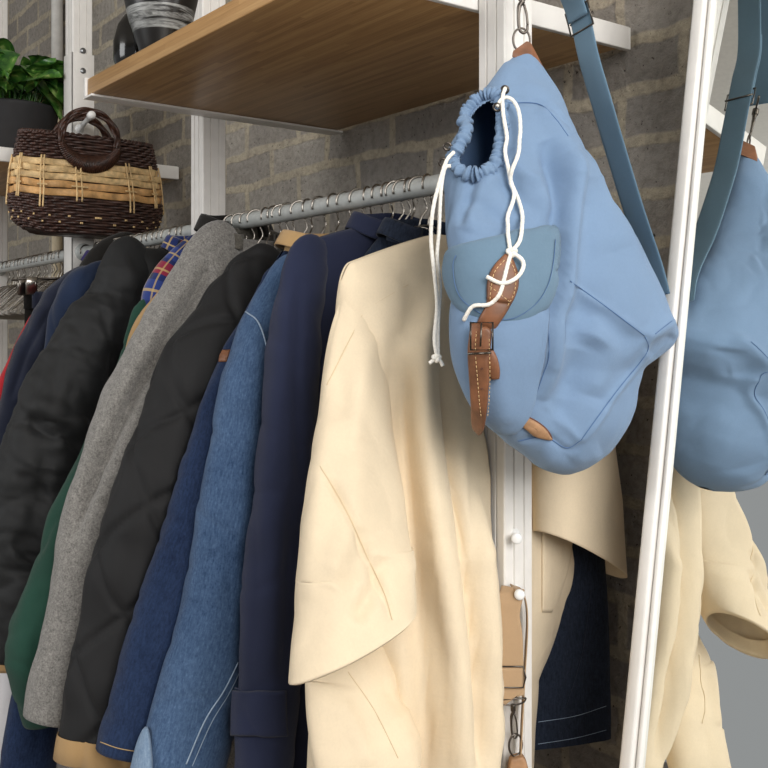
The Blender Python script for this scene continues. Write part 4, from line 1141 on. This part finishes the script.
rad = np.interp(v, [0, .04, .15, .4, .8, .97, 1], [.006, .016, .045, .095, .11, .09, .01]); dep = rad*.62
cy = top[None]+np.array((.0, -.02, 0))*v[:, None]-UP*(v*.40)[:, None]+np.array((.015, -.05, 0))*np.clip(v*2, 0, 1)[:, None]
P = cy[:, None]+(rad[:, None]*np.cos(th))[..., None]*np.array((.12, .99, 0))+(dep[:, None]*np.sin(th))[..., None]*np.array((.99, -.12, 0))
Nn = grid_normals(P, True); P = P+Nn*(.008*noise(P*np.array((14, 14, 6.)))*np.clip(v*6, 0, 1)[:, None])[..., None]
grid_obj('body', P, M['beige'], bb, True)

# ---------------------------------------------------------------- wicker handbag
wb = thing('wicker_handbag', 'wicker handbag of dark rattan and pale straw hanging from a white peg', 'handbag', (-2.535, .97, 1.72))
BX, BY, BZ0, BZ1 = -2.535, .984, 1.722, 1.966
def bask(t, v):
    """point and outward normal on the basket wall; t angle, v 0 bottom .. 1 rim"""
    hw = np.interp(v, [0, .08, .25, .6, 1], [.155, .180, .192, .186, .168]); hd = np.interp(v, [0, .1, .4, 1], [.045, .062, .066, .032])
    sg = lambda x, e: np.sign(x)*np.abs(x)**e
    y = BY-.006+hw*sg(np.cos(t), .75); x = BX+hd*sg(np.sin(t), .75)
    z = BZ0+(BZ1-BZ0)*(v-.10*v*np.abs(np.cos(t))**2*0)+.012*np.cos(t*2)*(1-v)*0
    z = z+.012*(1-v)*np.clip(np.abs(np.cos(t))-.7, 0, 1)/.3
    return np.stack(np.broadcast_arrays(x, y, z), -1)
NT_ = 260; tt = np.linspace(0, 2*PI, NT_, endpoint=False); NS = 46
def nrm(t, v):
    e = .01; a = bask(t+e, v)-bask(t-e, v); b = np.array((0, 0, 1.))+0*a; n = np.cross(a, b); return n/np.maximum(np.linalg.norm(n, axis=-1), 1e-9)[..., None]
def weave(rows, mat, name, r, amp, flat=None):
    m = MB()
    for i, v in enumerate(rows):
        ph = (i % 2)*PI
        w = amp*np.cos(tt*NS/2+ph)
        P = bask(tt, v)+nrm(tt, v)*(w*-1)[:, None]
        P[:, 2] += .0016*noise(np.stack([tt*3, tt*0+i*3.7, tt*0], 1))
        if flat: m.tube(P, 0, 8, closed=True, flat=flat, up=UP)
        else: m.tube(P, r, 7, closed=True)
    return m.build(name, M[mat], wb)
s_ = 1
weave(np.linspace(.02, .335, 13), 'wicker_dark', 'dark_weave', .0036, .0032)
weave(np.linspace(.75, .985, 9), 'wicker_dark', 'dark_weave', .0036, .0032)
NS = 22
weave([.395, .475], 'straw_tan', 'straw_weave', 0, .004, (.0088, .0014))
weave([.555, .625, .695], 'straw', 'straw_weave', 0, .004, (.0082, .0014))
# lining, stakes and base
v = np.linspace(0, 1, 20)
P = np.array([bask(tt, x) for x in v]); c = P.mean(1, keepdims=True); grid_obj('inner_wall', c+(P-c)*np.array((.9, .97, 1)), M['wicker_dark'], wb, True)
th = tt; P0 = bask(tt, 0.0); grid_obj('base', np.array([P0.mean(0)+(P0-P0.mean(0))*k for k in (1.0, .6, .2, .01)]), M['wicker_dark'], wb, True)
for a in range(12):
    t0 = .16+a*(2*PI/12); m = MB()
    for d in (-.028, .028):
        vv = np.linspace((.24, .31)[a % 2], .76, 24); P = bask(np.full(24, t0+d), vv)+nrm(np.full(24, t0+d), vv)*(-.0062); m.tube(P, .0022, 6)
    for vv in (.46, .60):
        tq = np.linspace(t0-.09, t0+.09, 16); m.tube(bask(tq, vv)+nrm(tq, vv)*(-.0066), .0024, 6)
    m.build('straw_stake', M['straw'], wb)
for i in range(44):
    t0 = i*2*PI/44; v0 = (.10, .16)[i % 2]
    tq = np.linspace(t0-.016, t0+.016, 5); MB().tube(bask(tq, v0)+nrm(tq, v0)*(-.0062), .0026, 6).build('straw_fleck', M['straw'], wb)
rimP = bask(tt, 1.0); m = MB()
for k in range(2):
    ph = k*PI; P = rimP+nrm(tt, 1.0)*(.003*np.cos(tt*40+ph))[:, None]+UP*(.003*np.sin(tt*40+ph))[:, None]; m.tube(P, .0034, 7, closed=True)
m.build('braided_rim', M['wicker_dark'], wb)
# round rattan handles (front and back)
hc = at_x(89, 140, BX+.045)
zr = hc[2]+.0575
peg((PX['C']+.0302, .99, zr-.004), (BX+.078, hc[1]-.004, zr), .0080, 'white peg on the upright holding the wicker handbag')
for dx, dy in ((.006, 0.0), (-.075, .012)):
    m = MB(); c = hc+np.array((dx, dy, 0))
    for R_, k in ((.066, 0), (.071, 1), (.0765, 2)):
        t = np.linspace(0, 2*PI, 120, endpoint=False)
        low = np.clip(-np.sin(t), 0, 1)
        P = c+np.stack([.003*np.sin(9*t+k*2), R_*np.cos(t)*(1-.0*low), R_*np.sin(t)*.98+low*(2-k)*.004], 1)
        m.tube(P, .0045, 8, closed=True)
    # wrapped crescent at the foot of the ring
    for a in np.linspace(PI*1.08, PI*1.92, 42):
        dep = .040*math.sin((a-PI)/1.0)*1.0 if True else 0
        r0, r1 = .083, .083-.012-.030*abs(math.sin(a))**1.2
        m.tube(np.array([c+np.array((.004, r0*math.cos(a), r0*math.sin(a))), c+np.array((.0085, (r0+r1)/2*math.cos(a), (r0+r1)/2*math.sin(a))), c+np.array((.004, r1*math.cos(a), r1*math.sin(a)))]), .0034, 6)
    m.build('handle', M['wicker_handle'], wb)

# ---------------------------------------------------------------- pothos in a black pot
pc = np.array((-2.90, .90, 1.948))
pp = thing('potted_plant', 'leafy green pothos in a matt black pot on the shelf at left edge', 'potted plant', tuple(pc))
MB().lathe([(.001, 0), (.098, 0), (.106, .01), (.126, .138), (.130, .145), (.128, .150), (.118, .148), (.116, .125), (.001, .125)], pc, 56).build('pot', M['pot'], pp)
MB().lathe([(.001, .130), (.06, .132), (.116, .126)], pc, 40).build('soil', M['soil'], pp)
def leaf(m, base, dirn, L, w, droop, roll):
    nu, nv = 9, 13; t = np.linspace(0, 1, nv); d = np.array(dirn, float); d /= np.linalg.norm(d)
    side = np.cross(d, UP); side /= max(np.linalg.norm(side), 1e-6); up = np.cross(side, d)
    side, up = side*math.cos(roll)+up*math.sin(roll), up*math.cos(roll)-side*math.sin(roll)
    width = w*(np.sin(PI*np.clip(t*.86+.14, 0, 1)**.75))**.8*np.where(t > .97, .25, 1)
    V = []
    for k in range(nv):
        for j in range(nu):
            s = j/(nu-1)*2-1
            back = -.16*L*abs(s)*max(0, 1-t[k]*4)
            V.append(np.array(base)+d*(t[k]*L+back)+side*(s*width[k])+up*(.25*abs(s)*width[k]-droop*L*t[k]**2+.012*math.sin(5*t[k]+s*2)*w/.04)-UP*droop*L*t[k]**2*.5)
    F = [(k*nu+j, k*nu+j+1, (k+1)*nu+j+1, (k+1)*nu+j) for k in range(nv-1) for j in range(nu-1)]
    m.add(V, F, np.zeros((len(V), 2)))
ml_ = MB(); ms = MB(); rr = random.Random(8)
for i in range(60):
    a = rr.uniform(0, 2*PI); rad = rr.uniform(.01, .10); h = rr.uniform(.02, .14)*(1.1-rad*3.5)
    p0 = pc+np.array((rad*.7*math.cos(a), rad*.7*math.sin(a), .128)); out = np.array((math.cos(a), math.sin(a), 0))
    p2 = p0+out*rr.uniform(.02, .075)+UP*(.03+h); p1 = (p0+p2)/2+UP*.02
    ms.tube(curve([p0, p1, p2], 10), .0018, 6)
    d = out*rr.uniform(.6, 1)+UP*rr.uniform(-.35, .55)+np.array((rr.uniform(-.4, .4), rr.uniform(-.4, .4), 0))
    leaf(ml_, p2, d, rr.uniform(.085, .135), rr.uniform(.032, .050), rr.uniform(.15, .5), rr.uniform(-.5, .5))
ms.build('stem', M['leaf'], pp); ml_.build('foliage', M['leaf'], pp)

# ---------------------------------------------------------------- vases on the bamboo shelf
tz = 1.948
v1 = thing('vase', 'small black glossy vase at the front left corner of bamboo shelf', 'vase', (-1.835, .80, tz), 'black vases on the bamboo shelf')
MB().lathe([(.001, 0), (.026, 0), (.034, .010), (.041, .036), (.041, .066), (.034, .096), (.022, .116), (.012, .124), (.008, .122), (.008, .11), (.001, .1)], (-1.835, .80, tz), 48).build('vase_body', M['vase'], v1)
v2 = thing('vase', 'black bowl shaped vase with white brushed swirl on the bamboo shelf', 'vase', (-1.715, .795, tz), 'black vases on the bamboo shelf')
o = MB().lathe([(.001, 0), (.030, 0), (.034, .006), (.040, .03), (.056, .075), (.066, .12), (.068, .15), (.060, .185), (.042, .21), (.036, .225), (.041, .235), (.034, .23), (.03, .21), (.001, .19)], (0, 0, 0), 56).build('vase_body', M['vase_brush'])
o.parent = v2

# ---------------------------------------------------------------- hangers on the rails
rr = random.Random(5)
def railx(px):
    """rail X seen at picture column px"""
    k = (px-384)/FOC; c1, s1 = math.cos(_t), math.sin(_t)
    # (c1*Y + s1*X) = k (s1*Y - c1*X) at Y = 1
    return (k*s1-c1)/(s1+k*c1)
L1 = ['wire hanger hook on the right rail section, above the coats']
hx = [216, 224, 232, 240, 248, 256, 266, 275, 281, 288, 300, 308, 320, 334, 345, 358, 368, 378, 388, 396, 403, 410, 419, 428]
for i, p in enumerate(hx):
    hanger(railx(p), 'thin wire hanger hooked over the right rail section above the coats', 'wire hangers on the right rail', rr.uniform(-.5, .5), half=.09)
for i in range(16):
    p = 98+i*6.0+rr.uniform(-1.5, 1.5)
    hanger(railx(p), 'thin wire hanger hooked over the middle rail section behind the puffer jacket', 'wire hangers on the middle rail', rr.uniform(-.5, .5), half=.09)
for i in range(18):
    p = 6+i*3.4+rr.uniform(-1, 1)
    hanger(railx(p), 'thin wire hanger packed on the rail section at far left', 'wire hangers on the far left rail', rr.uniform(-.4, .4), half=.12)
# clip hangers with trousers at far left
def clip_hanger(x, ytip, label, tl, tcol, ang):
    t = thing('clip_hanger', label, 'hanger', (x, 1.0, 1.56), 'clip hangers at far left')
    r = .0172; a = np.linspace(-.35*PI, 1.12*PI, 22)[::-1]
    pts = [(r*math.cos(q), RZ+r*math.sin(q)) for q in a]+[(.008, RZ-.04), (0, RZ-.07)]
    m = MB().tube(curve([(x, 1+y, z) for y, z in pts], 40), .0016, 8)
    d = np.array((math.sin(ang), -math.cos(ang), 0)); c0 = np.array((x, 1.0, RZ-.07))
    m.tube(np.array([c0, c0+d*.20-UP*.012]), .0022, 8); m.tube(np.array([c0, c0-d*.16-UP*.012]), .0022, 8)
    m.build('wire', M['gunmetal'], t)
    for k in (.17, -.13):
        c = c0+d*k-UP*.02; cl = MB()
        for sg in (-1, 1):
            nx = np.array((math.cos(ang), math.sin(ang), 0))*sg
            P = np.array([c+nx*.006+UP*.014, c+nx*.004, c+nx*.003-UP*.028]); cl.tube(P, 0, 8, flat=(.013, .0012), up=d)
        for sg in (-.008, .008): cl.torus(c+d*sg-UP*.002, .0065, .0012, (1, 0, 0), UP, 16, 6)
        cl.build('clip', M['chrome'], t)
    return c0, d
c0, d = clip_hanger(-2.60, .8, 'metal clip hanger holding dark brown trousers at far left', None, None, .12)
def trousers(c0, d, label, mat, seed):
    t = thing('trousers', label, 'trousers', (c0[0], c0[1], .65), 'trousers at far left')
    nv, nu = 70, 60; v = np.linspace(0, 1, nv); th = np.linspace(0, 2*PI, nu, endpoint=False)
    n = np.array((d[1], -d[0], 0)); top = c0-UP*.045
    P = top[None, None]-(v*.85)[:, None, None]*UP+((.165+.02*v)[:, None]*np.cos(th))[..., None]*d+((.006+.02*np.clip(v*4, 0, 1))[:, None]*np.sin(th))[..., None]*n
    P = P+n*(.012*noise(P*np.array((10, 14, 2.))+seed))[..., None]
    grid_obj('leg_panel', P, M[mat], t, True); 
    W = top[None, None]+np.array([.004, -.018, -.036])[:, None, None]*UP+(.168*np.cos(th))[None, :, None]*d+(.012*np.sin(th))[None, :, None]*n
    grid_obj('waistband', W, M[mat], t, True, .002)
trousers(c0, d, 'near black trousers clipped to a hanger at the far left edge', 'dark', 1)
c0, d = clip_hanger(-2.50, .8, 'metal clip hanger holding navy trousers, left of navy jumper', None, None, -.1)
trousers(c0, d, 'dark navy trousers clipped to a hanger left of the red jacket', 'knit', 2)
# blue jeans leg low at the left
R = thing('jeans', 'dark blue jeans hanging low between white shirt and grey coat hem', 'jeans', (-1.93, .9, .35), 'trousers at far left')
oJ = [(40, 560), (28, 640), (12, 700), (2, 768), (-6, 840)]
S = sleeve_grid(-1.93, oJ, [.03, .035, .04], [.04, .05, .055], seed=44, wr=.004); grid_obj('leg', S, M['denim_dark'], R, True)

# ---------------------------------------------------------------- small pieces belong to the part they sit on
OWNER = {'eyelet': 'gathered_rim', 'buckle': 'leather_strap', 'strap_keeper': 'leather_strap', 'punched_hole': 'leather_strap', 'stitching': 'leather_strap',
         'flap_seam': 'pocket_flap', 'badge_backing': 'leather_badge', 'strap_slider': 'strap', 'strap_fold': 'strap', 'knot': 'drawcord',
         'cuff': 'sleeve', 'cuff_seam': 'sleeve', 'cuff_edge': 'sleeve', 'tab': 'sleeve', 'gathered_band': 'sleeve', 'sleeve_seam': 'sleeve', 'shoulder_seam': 'sleeve',
         'sleeve_facing': 'sleeve', 'armhole_seam': 'sleeve', 'facing_seam': 'sleeve', 'yoke_seam': 'body', 'hem_seam': 'body', 'panel_seam': 'body', 'seam': 'body', 'screw': 'joint_sleeve', 'end_flange': 'tube',
         'end_cap': 'bracket_arm', 'straw_fleck': 'dark_weave', 'soil': 'pot'}
for root in [o for o in COL.objects if o.type == 'EMPTY']:
    first = {}
    for ch in root.children: first.setdefault(ch.name.split('.')[0], ch)
    for ch in list(root.children):
        own = first.get(OWNER.get(ch.name.split('.')[0], ''))
        if own is not None and own is not ch: ch.parent = own
